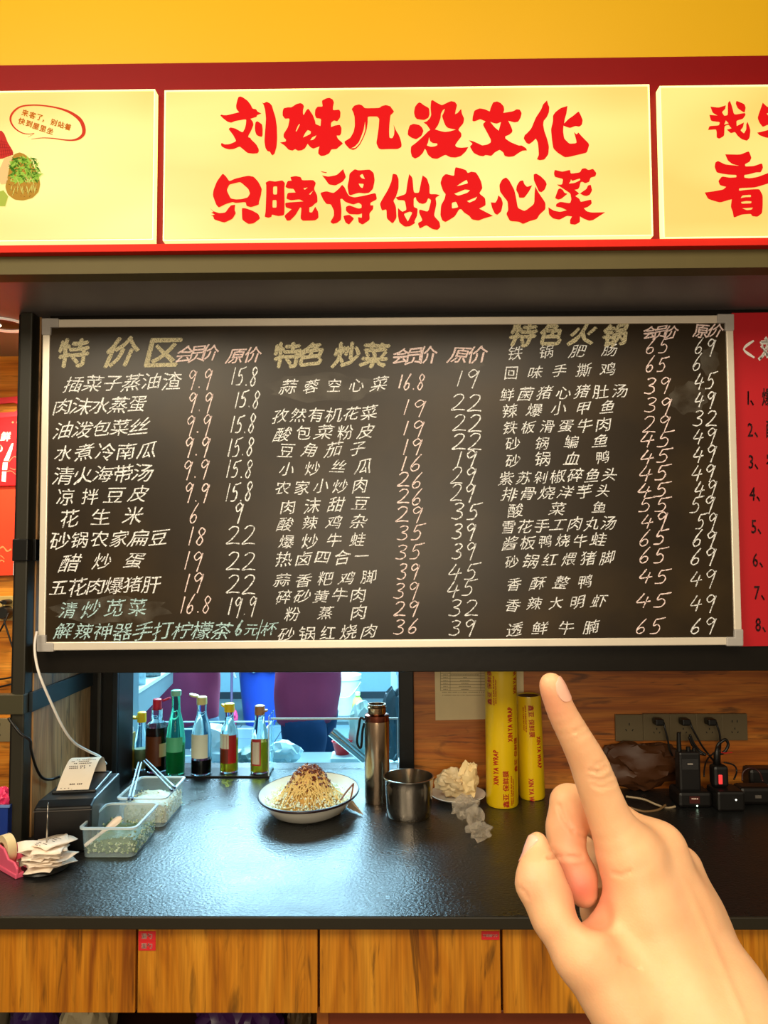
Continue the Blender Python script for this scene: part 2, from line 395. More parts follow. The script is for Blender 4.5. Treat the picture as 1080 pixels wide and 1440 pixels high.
BR = {
'a': (300, 130, S2, [("(380,70)(410,60)(450,75)(520,125)(570,190)(595,245)(650,255)(670,290)(730,320)(665,345)(655,372)(565,400)(600,445)(610,490)(575,580)(535,650)(530,680)(565,690)(570,710)(650,785)(690,860)(690,900)(670,925)(600,930)(520,920)(460,870)(400,820)(310,860)(240,865)(180,850)(125,820)(115,790)(125,765)(170,790)(250,785)(350,740)(300,645)(230,555)(260,530)(330,545)(445,610)(480,545)(495,480)(500,405)(330,435)(270,460)(215,445)(150,395)(105,350)(125,335)(150,345)(210,345)(390,300)(350,250)(345,200)(360,130)", []),
 ("(640,455)(665,435)(700,455)(740,485)(750,560)(748,650)(735,675)(690,665)(655,645)(635,590)(630,530)", []),
 ("(740,150)(765,165)(810,140)(860,165)(890,200)(910,270)(945,380)(965,520)(970,700)(960,830)(930,930)(900,955)(880,940)(860,900)(820,890)(790,840)(775,740)(785,600)(800,400)(785,260)(765,190)", [])]),
'b': (390, 130, S2, [("(40,760)(130,745)(130,715)(95,680)(95,630)(160,530)(185,410)(175,395)(115,400)(80,350)(80,290)(95,240)(160,225)(215,225)(290,175)(350,160)(385,175)(405,210)(390,270)(390,320)(400,345)(440,270)(470,245)(500,285)(540,345)(575,440)(580,480)(655,510)(665,400)(590,390)(570,340)(575,260)(610,215)(690,215)(675,125)(740,90)(790,80)(840,105)(860,150)(845,220)(845,270)(940,260)(960,300)(955,380)(910,440)(860,425)(815,460)(815,525)(880,500)(950,490)(975,540)(970,620)(950,655)(900,655)(920,705)(1000,775)(950,815)(900,860)(820,865)(790,925)(720,960)(660,965)(620,930)(625,870)(640,820)(545,855)(500,830)(460,780)(420,850)(370,880)(310,885)(270,860)(230,885)(170,870)(110,805)",
  ["(335,475)(342,490)(290,595)(278,588)(310,510)", "(460,570)(510,590)(505,630)(390,685)(420,620)", "(595,652)(570,695)(540,720)(500,725)(530,680)"])]),
'c': (475, 130, S2, [("(210,255)(250,200)(320,180)(370,195)(410,240)(630,235)(670,205)(730,190)(800,210)(825,250)(855,290)(830,320)(800,345)(785,480)(780,600)(785,690)(830,695)(855,640)(860,570)(848,490)(880,570)(930,650)(955,720)(970,790)(965,830)(910,860)(780,860)(660,865)(620,850)(585,770)(600,680)(620,540)(630,400)(600,365)(455,365)(455,450)(440,560)(400,670)(340,790)(280,855)(230,875)(170,850)(110,780)(100,745)(190,690)(240,600)(260,500)(255,370)(235,300)",
  ["(415,440)(420,560)(388,660)(328,780)(268,842)(200,848)(260,820)(320,755)(352,680)(392,570)"])]),
'd': (565, 130, S2, [("(270,150)(300,165)(330,190)(415,238)(422,330)(405,385)(340,420)(230,405)(200,370)(185,300)(200,220)(240,165)", []), ("(120,500)(180,475)(270,495)(310,535)(330,585)(300,660)(220,712)(150,690)(90,645)(95,580)", []),
 ("(330,455)(380,440)(428,390)(447,340)(436,230)(445,125)(470,115)(530,155)(610,195)(690,155)(750,130)(810,145)(840,190)(820,270)(810,330)(850,310)(895,255)(905,260)(910,310)(948,400)(935,470)(870,545)(860,570)(905,620)(905,670)(850,740)(810,800)(830,830)(900,840)(1010,830)(970,900)(900,965)(820,990)(740,985)(660,945)(540,1010)(460,1000)(400,950)(365,870)(350,855)(320,920)(260,980)(200,1005)(155,975)(135,900)(140,820)(210,770)(310,680)(410,580)(435,570)(380,490)",
  ["(655,250)(640,300)(610,360)(660,500)(700,540)(820,565)(730,590)(660,600)(600,590)(505,560)(550,500)(590,390)(595,320)(625,265)", "(415,680)(430,740)(470,770)(540,775)(540,800)(500,820)(440,825)(378,805)(400,760)"])]),
'e': (655, 130, S2, [("(100,430)(105,370)(130,275)(210,240)(290,255)(365,290)(375,240)(415,150)(475,135)(530,160)(575,210)(585,260)(570,310)(720,285)(770,255)(820,260)(850,315)(830,390)(795,445)(740,455)(645,430)(690,520)(710,580)(700,610)(655,645)(600,665)(600,700)(680,755)(800,805)(850,805)(915,845)(930,880)(860,885)(800,920)(730,970)(655,980)(590,965)(570,910)(515,870)(440,910)(390,965)(300,950)(265,970)(200,960)(120,920)(60,820)(105,780)(45,725)(110,740)(200,780)(250,805)(330,790)(380,760)(380,715)(330,620)(265,500)(265,475)(300,440)(220,405)(160,430)(125,440)",
  ["(372,447)(420,465)(470,475)(535,450)(500,580)(440,530)"])]),
'f': (735, 130, S2, [("(370,120)(385,180)(405,220)(400,300)(370,370)(320,430)(312,490)(330,590)(370,700)(400,820)(390,940)(330,1020)(260,1030)(215,1015)(245,950)(240,850)(230,760)(200,700)(150,750)(100,785)(60,770)(15,700)(30,650)(65,620)(130,550)(200,380)(280,260)(310,180)", []),
 ("(680,205)(665,320)(640,400)(630,470)(700,400)(760,360)(850,285)(880,340)(912,420)(900,490)(860,520)(800,510)(720,540)(670,525)(620,505)(615,590)(630,700)(710,780)(825,770)(780,600)(820,640)(845,605)(900,670)(1000,770)(1010,800)(975,915)(850,945)(700,980)(640,985)(530,915)(465,850)(445,720)(430,560)(460,440)(460,350)(500,295)(580,235)", [])]),
'g': (290, 235, S2, [("(250,95)(300,140)(350,215)(440,175)(540,150)(640,130)(720,145)(790,220)(845,330)(830,430)(800,530)(800,570)(680,610)(610,590)(600,530)(450,545)(400,530)(300,560)(190,615)(150,570)(100,430)(110,350)(160,220)", ["(520,225)(640,330)(665,400)(630,460)(540,485)(450,490)(370,475)(310,350)(350,265)(430,245)"]),
 ("(375,580)(440,570)(430,650)(450,700)(400,785)(275,845)(120,795)(105,745)(70,735)(130,720)(75,690)(110,680)(50,615)(110,670)(200,700)(290,690)(340,620)", []), ("(540,620)(600,625)(700,660)(790,710)(820,780)(720,855)(640,865)(545,800)", [])]),
'h': (360, 235, S2, [("(145,235)(200,205)(290,220)(400,200)(440,240)(430,320)(435,560)(430,730)(340,745)(240,720)(235,755)(190,770)(130,755)(145,680)(155,400)(155,270)", ["(260,295)(322,290)(320,415)(260,415)", "(252,500)(312,500)(312,615)(250,615)"]),
 ("(520,150)(600,135)(680,150)(700,200)(870,195)(910,240)(880,330)(930,430)(935,530)(890,560)(850,600)(810,610)(810,685)(850,690)(900,600)(945,680)(950,770)(900,810)(710,815)(675,780)(690,620)(670,610)(600,730)(520,810)(470,815)(428,740)(540,640)(450,610)(440,540)(720,520)(660,490)(530,505)(460,480)(480,390)(600,385)(570,330)(490,325)(444,300)(480,210)(540,205)", ["(720,320)(785,310)(740,345)", "(805,410)(870,355)(825,420)"])]),
'i': (445, 235, S2, [("(60,60)(160,80)(150,92)(90,80)", []), ("(85,125)(180,145)(310,120)(405,30)(450,150)(400,220)(290,280)(190,265)(130,180)", []),
 ("(55,390)(150,365)(260,395)(340,330)(390,265)(430,310)(470,400)(500,440)(580,460)(740,430)(900,390)(920,490)(820,540)(820,580)(865,580)(860,640)(805,700)(810,800)(700,875)(640,840)(630,760)(690,770)(690,705)(640,720)(500,715)(445,660)(450,600)(500,580)(640,630)(685,620)(685,570)(640,540)(560,570)(440,530)(390,480)(360,485)(380,640)(375,800)(310,850)(250,862)(210,835)(265,740)(265,660)(220,565)(150,560)(100,490)", []),
 ("(500,100)(580,30)(640,50)(810,35)(870,90)(885,200)(860,330)(800,390)(730,400)(640,390)(520,428)(490,415)(470,290)(495,180)", ["(655,130)(700,100)(735,180)(690,170)", "(640,250)(720,255)(700,320)(665,300)"]), ("(405,740)(500,722)(575,780)(495,875)(440,840)", [])]),
'j': (530, 235, S2, [("(240,100)(300,110)(330,180)(330,320)(290,450)(250,510)(290,600)(300,770)(240,860)(150,780)(145,640)(75,660)(45,560)(80,490)(170,340)(220,220)", []),
 ("(490,105)(540,160)(560,390)(640,390)(670,230)(695,125)(760,170)(800,290)(800,410)(900,410)(955,425)(890,465)(905,560)(865,740)(950,830)(965,910)(920,955)(840,940)(750,880)(650,935)(620,850)(695,810)(640,690)(645,640)(780,680)(825,500)(780,470)(750,540)(700,560)(640,545)(600,500)(590,455)(560,470)(560,605)(620,630)(610,740)(570,820)(580,850)(500,900)(420,905)(340,840)(320,740)(320,620)(385,680)(450,650)(425,505)(320,500)(285,460)(440,410)(460,260)", ["(405,710)(500,675)(540,690)(470,825)"])]),
'k': (610, 235, S2, [("(330,0)(400,15)(490,45)(515,90)(570,68)(640,80)(680,140)(720,220)(740,320)(690,400)(780,470)(790,580)(690,630)(900,740)(760,780)(680,812)(580,795)(540,740)(460,690)(420,640)(385,640)(320,750)(180,835)(130,810)(100,730)(110,580)(165,480)(180,410)(140,360)(100,240)(130,150)(180,102)(310,135)(315,60)",
  ["(500,190)(520,245)(430,270)(350,290)(400,250)", "(310,405)(400,370)(470,340)(550,350)(510,390)(370,435)", "(275,540)(340,525)(375,610)(275,630)", "(505,515)(660,450)(630,500)(540,540)"])]),
'l': (680, 235, S2, [("(110,535)(180,540)(205,500)(225,428)(270,470)(295,550)(270,670)(210,725)(170,705)(130,620)", []), ("(340,155)(390,200)(470,350)(500,500)(520,620)(625,670)(770,560)(775,400)(785,290)(830,380)(940,540)(940,640)(850,720)(810,790)(700,820)(600,865)(540,830)(400,820)(345,710)(375,650)(365,520)(300,440)(250,370)(240,270)(280,190)", []),
 ("(550,210)(600,200)(620,260)(660,300)(740,275)(690,370)(620,465)(540,465)(530,410)(495,350)(505,280)", []), ("(760,110)(800,97)(870,140)(940,210)(960,260)(930,340)(880,382)(840,370)(800,280)(765,200)", [])]),
'm': (760, 235, S2, [("(215,40)(330,70)(450,40)(460,100)(600,80)(630,25)(680,15)(730,45)(800,25)(850,90)(835,140)(760,160)(740,225)(680,245)(635,222)(610,230)(590,310)(570,335)(520,345)(590,400)(530,440)(590,480)(610,530)(770,490)(780,555)(720,605)(660,625)(700,670)(780,690)(985,685)(900,740)(800,805)(740,815)(660,785)(600,750)(600,835)(530,875)(450,865)(450,800)(480,750)(400,740)(290,800)(190,780)(130,720)(120,610)(200,660)(300,680)(400,655)(320,615)(235,600)(240,560)(300,525)(450,550)(470,490)(455,400)(380,350)(250,265)(330,265)(345,180)(220,150)(205,100)",
  ["(465,185)(480,210)(600,172)(605,198)(520,240)(430,250)(455,220)"]), ("(220,470)(270,335)(300,320)(340,345)(365,390)(410,405)(320,480)(270,495)", []), ("(600,400)(700,330)(720,280)(765,265)(785,355)(750,420)(700,440)(650,430)", [])]),
'n': (980, 130, S3, [("(205,215)(330,230)(440,195)(430,250)(380,300)(415,355)(470,345)(470,160)(500,125)(530,200)(565,340)(730,310)(740,340)(700,400)(600,430)(605,510)(715,455)(700,530)(660,575)(715,625)(750,560)(750,480)(770,445)(815,570)(800,690)(760,735)(680,710)(620,660)(580,600)(515,620)(455,565)(525,545)(480,490)(420,510)(415,660)(340,703)(300,685)(300,600)(290,560)(170,570)(190,510)(335,500)(350,450)(215,435)(190,340)(310,350)(240,310)", ["(440,425)(482,470)(415,490)"]),
 ("(600,125)(720,175)(742,230)(725,305)(690,290)(620,240)(590,170)", [])]),
'o': (980, 130, S3, [("(920,385)(1000,155)(1080,230)(1250,180)(1400,240)(1390,420)(1200,470)(1080,490)(1000,525)(950,460)", ["(1060,320)(1180,280)(1240,340)(1120,400)"]), ("(915,610)(990,595)(1080,570)(1200,520)(1420,600)(1380,720)(1200,690)(1060,690)(950,650)", [])]),
'p': (980, 210, S3, [("(430,75)(660,80)(790,25)(830,130)(800,190)(730,225)(735,260)(860,255)(990,210)(1005,280)(970,350)(900,350)(790,380)(720,390)(720,430)(800,440)(920,420)(1080,360)(1200,330)(1190,480)(1080,520)(1000,545)(880,580)(640,590)(640,630)(740,615)(870,605)(950,605)(1000,700)(1000,850)(990,970)(920,1025)(840,1015)(820,980)(680,990)(560,1040)(545,950)(515,870)(530,760)(480,770)(350,810)(170,755)(120,655)(270,635)(400,610)(445,570)(350,545)(325,480)(380,410)(500,430)(600,425)(600,390)(480,385)(380,370)(300,350)(270,270)(280,200)(320,175)(430,230)(640,250)(540,225)(470,170)",
  ["(665,740)(690,700)(820,690)(820,725)(740,725)", "(670,800)(750,785)(830,790)(825,820)(680,825)", "(690,895)(850,885)(830,915)(760,925)"])]),
}
def smooth_loop(pts):
    n = len(pts); out = []
    V = [Vector((p[0], p[1], 0)) for p in pts]
    for i in range(n):
        a, b, c = V[i-1], V[i], V[(i+1) % n]
        d1 = (a-b); d2 = (c-b)
        ang = d1.angle(d2) if d1.length > 0 and d2.length > 0 else 3
        if ang < R(75): out.append(b)
        else: out += [b+d1*.22, b+(d1+d2)*.05, b+d2*.22]
    return [(p.x, p.y) for p in out]
k = 100/1080
for key, (ox, oy, par, polys) in BR.items():
    mb = MB()
    for outer, holes in polys:
        mb.poly(smooth_loop(P(outer)), [smooth_loop(P(h)) for h in holes])
    o = par.location
    mb.map(lambda p: on_y(ox+p.x*k, oy+p.y*k, YP-.0016)-o)
    obj('brush_character', mb, red_letter, par)
# left panel print: speech bubble, sleeve, forearm, basket
k2 = 130/1080; o1 = S1.location
def print1(name, m, polys, dy=.0012):
    mb = MB()
    for outer, holes in polys: mb.poly(outer, holes)
    mb.map(lambda p: on_y(p.x*k2, 140+p.y*k2, YP-dy)-o1)
    return obj(name, mb, m, S1)
def film(n, c): return mat(n, tuple(v*.45 for v in c), .5, emit=.72, ecol=c, spec=.1)
bub = MB()
pts = [(325, 440), (400, 395), (340, 402), (260, 390), (180, 340), (130, 270), (125, 200), (170, 130), (250, 80), (380, 65), (520, 72), (680, 100), (820, 150), (930, 230), (975, 320), (975, 400), (920, 455), (840, 475), (740, 470), (640, 455), (540, 448), (460, 450), (365, 462)]
wd = [3, 5, 8, 12, 16, 20, 24, 22, 18, 16, 16, 20, 30, 42, 44, 40, 30, 18, 14, 12, 10, 8, 4]
pp = catmull([Vector((a, b, 0)) for a, b in pts], 5); n = len(pp); vs = []; fs = []
for i in range(n):
    t = (pp[min(i+1, n-1)]-pp[max(i-1, 0)]).normalized(); q = i/(n-1)*(len(wd)-1); a = min(int(q), len(wd)-2); w = wd[a]+(wd[a+1]-wd[a])*(q-a)
    nn = Vector((-t.y, t.x, 0)); vs += [pp[i]+nn*w/2, pp[i]-nn*w/2]
bub.add(vs, [(2*i, 2*i+1, 2*i+3, 2*i+2) for i in range(n-1)])
bub.map(lambda p: on_y(p.x*k2, 140+p.y*k2, YP-.0012)-o1)
obj('speech_bubble', bub, film('red_ink', (222, 52, 24)), S1)
tx = MB()
def slant(txt, xs, ys, size, ang):
    for ch, x, y in zip(txt, xs, ys):
        m_, w = text_flat(ch, size, .03)
        ca, sa = math.cos(ang), math.sin(ang)
        tx.add([((p.x-size*.5)*ca+(p.y-size*.36)*sa*1+x, (p.x-size*.5)*sa-(p.y-size*.36)*ca+y, 0) for p in m_.v], m_.f)
slant('来客了，别站着', [293, 380, 462, 530, 630, 712, 792], [157, 185, 208, 232, 268, 295, 320], 80, R(16))
slant('快到屋里坐', [253, 340, 420, 502, 585], [255, 283, 312, 340, 368], 80, R(16))
tx.map(lambda p: on_y(p.x*k2, 140+p.y*k2, YP-.0012)-o1)
obj('lettering', tx, film('orange_ink', (222, 112, 30)), S1)
print1('printed_sleeve', film('sleeve_red', (214, 44, 32)), [([(-60, 360), (20, 365), (50, 400), (90, 500), (150, 600), (155, 645), (30, 690), (-60, 700)], [])])
sl = MB()
for q in range(6): sl.ribbon([(-10+q*28, 430+q*34), (20+q*26, 668-q*3)], 5)
for q in range(5): sl.ribbon([(-40, 470+q*45), (70+q*22, 500+q*30)], 5)
sl.map(lambda p: on_y(p.x*k2, 140+p.y*k2, YP-.0018)-o1); obj('printed_check', sl, film('check_dark', (150, 26, 30)), S1)
print1('printed_arm', film('arm_skin', (250, 206, 130)), [([(50, 685), (160, 655), (150, 730), (100, 790), (95, 900), (85, 980), (10, 990), (-30, 900), (0, 800)], [])])
print1('printed_basket', film('basket_brown', (196, 140, 40)), [((lambda q: smooth_loop(smooth_loop(q)))([(160, 640), (230, 615), (290, 640), (360, 700), (400, 790), (450, 880), (470, 990), (450, 1080), (380, 1150), (270, 1180), (170, 1170), (90, 1110), (60, 1020), (90, 900), (110, 780)]), [])])
print1('printed_trouser', film('green_cloth', (186, 196, 70)), [([(-60, 1090), (40, 1060), (95, 1130), (60, 1246), (-60, 1246)], [])])
rng = random.Random(4)
for nm, col, cnt in (('printed_leaf', (70, 120, 20), 70), ('printed_leaf', (170, 210, 70), 90), ('printed_weave', (120, 84, 16), 60), ('printed_stem', (228, 220, 110), 22)):
    mb = MB()
    for _ in range(cnt):
        if nm == 'printed_weave': x, y = rng.uniform(100, 440), rng.uniform(990, 1140)
        elif nm == 'printed_stem': x, y = rng.uniform(130, 420), rng.uniform(900, 1090)
        else: x, y = rng.uniform(130, 450), rng.uniform(680, 960)
        if (x-270)**2/190**2+(y-900)**2/275**2 > 1: continue
        a = rng.uniform(0, 3.14) if nm != 'printed_stem' else rng.uniform(1.1, 2.0); l = rng.uniform(25, 65) if 'weave' not in nm else 12; w = l*.25 if 'stem' not in nm else 5
        c, s = math.cos(a), math.sin(a)
        mb.poly([(x+c*l, y+s*l), (x-s*w, y+c*w), (x-c*l, y-s*l), (x+s*w, y-c*w)])
    zoff = .0016+.0004*['printed_weave', 'printed_leaf', 'printed_stem'].index(nm)+(.0003 if col[0] == 150 else 0)
    mb.map(lambda p: on_y(p.x*k2, 140+p.y*k2, YP-zoff)-o1); obj(nm, mb, film(nm, col), S1, kind='stuff')

# ================================================================ chalk menu board
YM = 1.715
B4 = [(60, 449), (1031, 443), (1044, 907), (53, 915)]
bt = thing('menu_board', 'wide framed blackboard menu covered in handwritten white and pink chalk prices', 'menu board', on_y(540, 912, YM))
ob = bt.location
def quadbar(a, b, c, d, y0, y1):
    """bar whose front outline is the four pixels a b c d at depth y0"""
    q = [on_y(*p, y0)-ob for p in (a, b, c, d)]
    vs = q+[Vector((p.x, y1-ob.y, p.z)) for p in q]
    return MB().add(vs, [(0, 1, 2, 3), (7, 6, 5, 4), (0, 4, 5, 1), (1, 5, 6, 2), (2, 6, 7, 3), (3, 7, 4, 0)])
def bmat():
    m, nt, b = nodes('blackboard'); N = nt.nodes; L = nt.links
    tc = N.new('ShaderNodeTexCoord'); n = N.new('ShaderNodeTexNoise'); n.inputs['Scale'].default_value = 4.5; n.inputs['Detail'].default_value = 6; L.new(tc.outputs['Object'], n.inputs['Vector'])
    cr = N.new('ShaderNodeValToRGB'); e = cr.color_ramp.elements; e[0].position = .45; e[0].color = lin((38, 26, 8))+(1,); e[1].position = .8; e[1].color = lin((60, 44, 18))+(1,)
    L.new(n.outputs[0], cr.inputs[0]); L.new(cr.outputs[0], b.inputs['Base Color']); b.inputs['Roughness'].default_value = .34; b.inputs['Specular IOR Level'].default_value = .35
    return m
obj('writing_surface', quadbar((70, 458), (1020, 452), (1032, 898), (64, 904), YM+.004, YM+.012), bmat(), bt)
al = mat('anodised_aluminium', (246, 234, 214), .3, metal=.35, var=.05)
for q in (((60, 449), (1031, 443), (1022, 454), (70, 460)), ((53, 915), (62, 903), (1034, 896), (1044, 907)),
          ((60, 449), (70, 459), (63, 904), (53, 915)), ((1031, 443), (1044, 907), (1033, 898), (1021, 453))):
    obj('frame_rail', quadbar(*q, YM, YM+.016), al, bt, bevel=.002)
cap = mat('grey_corner_plastic', (176, 170, 164), .35)
for (cx, cy, sx, sy) in ((60, 449, 1, 1), (1031, 443, -1, 1), (1044, 907, -1, -1), (53, 915, 1, -1)):
    L_, T_ = 22, 11
    mb = quadbar((cx-sx*2, cy-sy*2), (cx+sx*L_, cy-sy*2), (cx+sx*L_, cy+sy*T_), (cx-sx*2, cy+sy*T_), YM-.003, YM+.014)
    m2 = quadbar((cx-sx*2, cy-sy*2), (cx+sx*T_, cy-sy*2), (cx+sx*T_, cy+sy*L_), (cx-sx*2, cy+sy*L_), YM-.0028, YM+.014)
    mb.add(m2.v, m2.f); obj('corner_cap', mb, cap, bt, bevel=.003)
def chalk_mat(name, col, cover):
    m, nt, b = nodes(name); N = nt.nodes; L = nt.links
    b.inputs['Base Color'].default_value = lin(col)+(1,); b.inputs['Roughness'].default_value = .9
    tc = N.new('ShaderNodeTexCoord'); n = N.new('ShaderNodeTexNoise'); n.inputs['Scale'].default_value = 420; n.inputs['Detail'].default_value = 3; L.new(tc.outputs['Object'], n.inputs['Vector'])
    mr = N.new('ShaderNodeMapRange'); mr.inputs[1].default_value = .5-cover; mr.inputs[2].default_value = .62-cover*.5; L.new(n.outputs[0], mr.inputs[0]); L.new(mr.outputs[0], b.inputs['Alpha'])
    return m
CW = chalk_mat('white_chalk', (250, 250, 250), .22); CP = chalk_mat('pink_chalk', (255, 230, 226), .26); CB = chalk_mat('blue_chalk', (196, 232, 236), .18); CH = chalk_mat('broad_chalk', (214, 204, 168), .20)
YT = YM+.0035
rng = random.Random(7)
def chinese(txt, xa, xb, y, size, slope=-.04, bold=0.0, y2=None):
    mb = MB(); n = len(txt); pitch = (xb-xa)/n
    for i, ch in enumerate(txt):
        if ch == ' ': continue
        vs, fs, w = glyph(ch)
        cx = xa+pitch*(i+.5); cy = y+(cx-(xa+xb)/2)*slope+rng.uniform(-.8, .8)
        s = size*rng.uniform(.93, 1.07); a = R(rng.uniform(-7, 1)); sh_ = rng.uniform(.14, .28); sxx = rng.uniform(1.0, 1.1)
        ph = rng.uniform(0, 9); hw = w/2
        for qi, (dx, dy) in enumerate(((0, 0),) if not bold else ((-bold, 0), (bold, 0), (0, bold), (0, -bold))):
            out = []
            for v in vs:
                x, yy = v[0]-hw, v[1]-.38
                x += .03*math.sin(yy*5+ph)+.012*math.sin(x*9+ph*2); yy += .035*math.sin(x*5+ph*1.3)+.12*x
                x = (x+sh_*yy)*sxx
                px_ = cx+(x*math.cos(a)-yy*math.sin(a))*s+dx; py_ = cy-(x*math.sin(a)+yy*math.cos(a))*s+dy
                out.append((px_, py_, qi*.00025))
            mb.add(out, fs)
    return mb
DG = {'0': [[(.5, 1), (.15, .6), (.2, .1), (.5, 0), (.85, .4), (.8, .9), (.5, 1)]], '1': [[(.65, 1), (.35, 0)]],
 '2': [[(.05, .82), (.35, 1), (.75, .95), (.78, .7), (.4, .3), (0, .02), (.5, .06), (1.05, .03)]],
 '3': [[(.1, .9), (.45, 1), (.8, .9), (.65, .66), (.3, .52), (.7, .42), (.78, .18), (.42, 0), (-.05, .06)]],
 '4': [[(.45, .95), (.2, .6), (0, .32), (.45, .34), (.95, .42)], [(.75, .72), (.62, .35), (.5, -.05)]],
 '5': [[(.3, .9), (.15, .52), (.5, .6), (.72, .38), (.5, .06), (-.05, .02)], [(.3, .92), (.65, .95), (1.1, 1.04)]],
 '6': [[(.75, 1.05), (.3, .6), (.05, .22), (.25, 0), (.62, .12), (.66, .38), (.35, .42), (.1, .22)]],
 '7': [[(.05, .9), (.5, .95), (.9, .98), (.6, .5), (.4, 0)]],
 '8': [[(.85, .85), (.5, 1.02), (.22, .8), (.45, .55), (.72, .28), (.45, 0), (.12, .16), (.35, .45), (.72, .66), (.85, .85)]],
 '9': [[(.78, .85), (.45, 1.02), (.1, .78), (.3, .55), (.65, .72), (.85, .95), (.7, .5), (.5, -.12)]], '.': [[(.2, .1), (.3, .02)]], '/': [[(.9, 1.1), (.1, -.1)]]}
def number(txt, xa, xb, y, h, w=2.0):
    mb = MB(); wts = [.45 if c == '.' else (.7 if c == '1' else 1.0) for c in txt]; tot = sum(wts); x = xa; s = (xb-xa)/tot
    for c, q in zip(txt, wts):
        ww = s*q*.80; hh = h*rng.uniform(.93, 1.08); dy = rng.uniform(-1, 1)
        for st in DG[c]:
            mb.ribbon([(x+p[0]*ww+(p[1]-.5)*hh*.14, y-(p[1]-.5)*hh+dy) for p in st], w*rng.uniform(.85, 1.15))
        x += s*q
    return mb
def put(name, mb, m, dy=0):
    mb.map(lambda p: on_y(p.x, p.y, YT-dy-p.z)-ob)
    return obj(name, mb, m, bt, fixn=False)
# broad chalk headings
for txt, xs, y, s in (('特价区', [104, 171, 229], 496, 45), ('特色炒菜', [404, 438, 487, 527], 499, 38), ('特色火锅', [735, 775, 820, 866], 470, 34)):
    for ch, x in zip(txt, xs):
        put('chalk_heading', chinese(ch, x-10, x+10, y, s, bold=1.35), CH)
for x, y, s in ((278, 497, 24), (583, 500, 25), (929, 467, 20)): put('chalk_writing', chinese('会员价', x-s*1.1, x+s*1.1, y, s*1.0, bold=.3), CP)
for x, y, s in ((344, 500, 23), (659, 499, 25), (996, 465, 20)): put('chalk_writing', chinese('原价', x-s, x+s, y, s*1.08, bold=.3), CP)
rows1 = [('插菜子蒸油渣', 90, 255, 538), ('肉沫水蒸蛋', 75, 207, 570), ('油泼包菜丝', 76, 210, 602), ('水煮冷南瓜', 75, 222, 635), ('清火海带汤', 75, 215, 667), ('凉拌豆皮', 75, 213, 697), ('花生米', 75, 210, 727), ('砂锅农家扁豆', 70, 238, 758), ('醋炒蛋', 76, 212, 790), ('五花肉爆猪肝', 70, 226, 824), ('清炒苋菜', 80, 210, 855)]
pm1 = [('9.9', 265, 302, 533), ('9.9', 265, 303, 565), ('9.9', 262, 301, 597), ('9.9', 260, 299, 628), ('9.9', 258, 298, 660), ('9.9', 260, 298, 693), ('6', 268, 284, 722), ('18', 264, 293, 754), ('19', 258, 290, 788), ('19', 258, 291, 819), ('16.8', 253, 300, 850)]
po1 = [('15.8', 325, 365, 529), ('15.8', 330, 368, 562), ('15.8', 324, 362, 596), ('15.8', 320, 360, 629), ('15.8', 318, 358, 659), ('15.8', 317, 358, 692), ('9', 330, 346, 721), ('22', 320, 364, 753), ('22', 320, 364, 789), ('22', 320, 364, 822), ('19.9', 320, 364, 853)]
rows2 = [('蒜蓉空心菜', 390, 550, 542), ('孜然有机花菜', 382, 532, 583), ('酸包菜粉皮', 383, 530, 608), ('豆角茄子', 386, 520, 632), ('小炒丝瓜', 386, 530, 657), ('农家小炒肉', 384, 520, 684), ('肉沫甜豆', 388, 524, 710), ('酸辣鸡杂', 384, 522, 735), ('爆炒牛蛙', 386, 520, 760), ('热卤四合一', 386, 522, 784), ('蒜香粑鸡脚', 382, 534, 814), ('碎砂黄牛肉', 386, 517, 838), ('粉蒸肉', 388, 528, 862), ('砂锅红烧肉', 388, 534, 890)]
pm2 = [('16.8', 560, 600, 537), ('19', 565, 605, 573), ('19', 565, 602, 603), ('19', 565, 599, 628), ('16', 562, 600, 652), ('26', 560, 600, 675), ('26', 560, 600, 698), ('29', 558, 600, 724), ('35', 560, 600, 749), ('35', 558, 598, 776), ('39', 560, 594, 803), ('39', 555, 594, 830), ('29', 555, 594, 856), ('36', 555, 594, 881)]
po2 = [('19', 640, 680, 532), ('22', 636, 682, 566), ('22', 638, 682, 595), ('22', 637, 682, 621), ('19', 640, 676, 645), ('29', 635, 675, 669), ('29', 635, 673, 692), ('35', 637, 680, 719), ('39', 637, 674, 747), ('39', 637, 674, 775), ('45', 632, 678, 803), ('45', 630, 673, 827), ('32', 633, 677, 855), ('39', 633, 674, 882)]
rows3 = [('铁锅肥肠', 702, 880, 494), ('回味手撕鸡', 702, 872, 522), ('鲜菌猪心猪肚汤', 700, 885, 552), ('辣爆小甲鱼', 700, 872, 575), ('铁板滑蛋牛肉', 704, 862, 599), ('砂锅鳊鱼', 700, 866, 622), ('砂锅血鸭', 700, 868, 645), ('紫苏剁椒碎鱼头', 700, 870, 670), ('排骨烧洋芋头', 703, 862, 693), ('酸菜鱼', 696, 872, 715), ('雪花手工肉丸汤', 703, 868, 738), ('酱板鸭烧牛蛙', 705, 854, 761), ('砂锅红煨猪脚', 706, 868, 787), ('香酥整鸭', 706, 840, 820), ('香辣大明虾', 706, 858, 848), ('透鲜牛腩', 706, 850, 883)]
pm3 = [('65', 909, 946, 487), ('65', 909, 942, 512), ('39', 908, 948, 542), ('39', 908, 950, 570), ('29', 905, 948, 596), ('45', 902, 950, 617), ('45', 902, 948, 641), ('45', 900, 946, 664), ('45', 898, 946, 688), ('55', 900, 946, 710), ('49', 903, 944, 732), ('65', 900, 942, 756), ('65', 900, 942, 781), ('45', 900, 946, 810), ('45', 896, 946, 844), ('65', 895, 937, 880)]
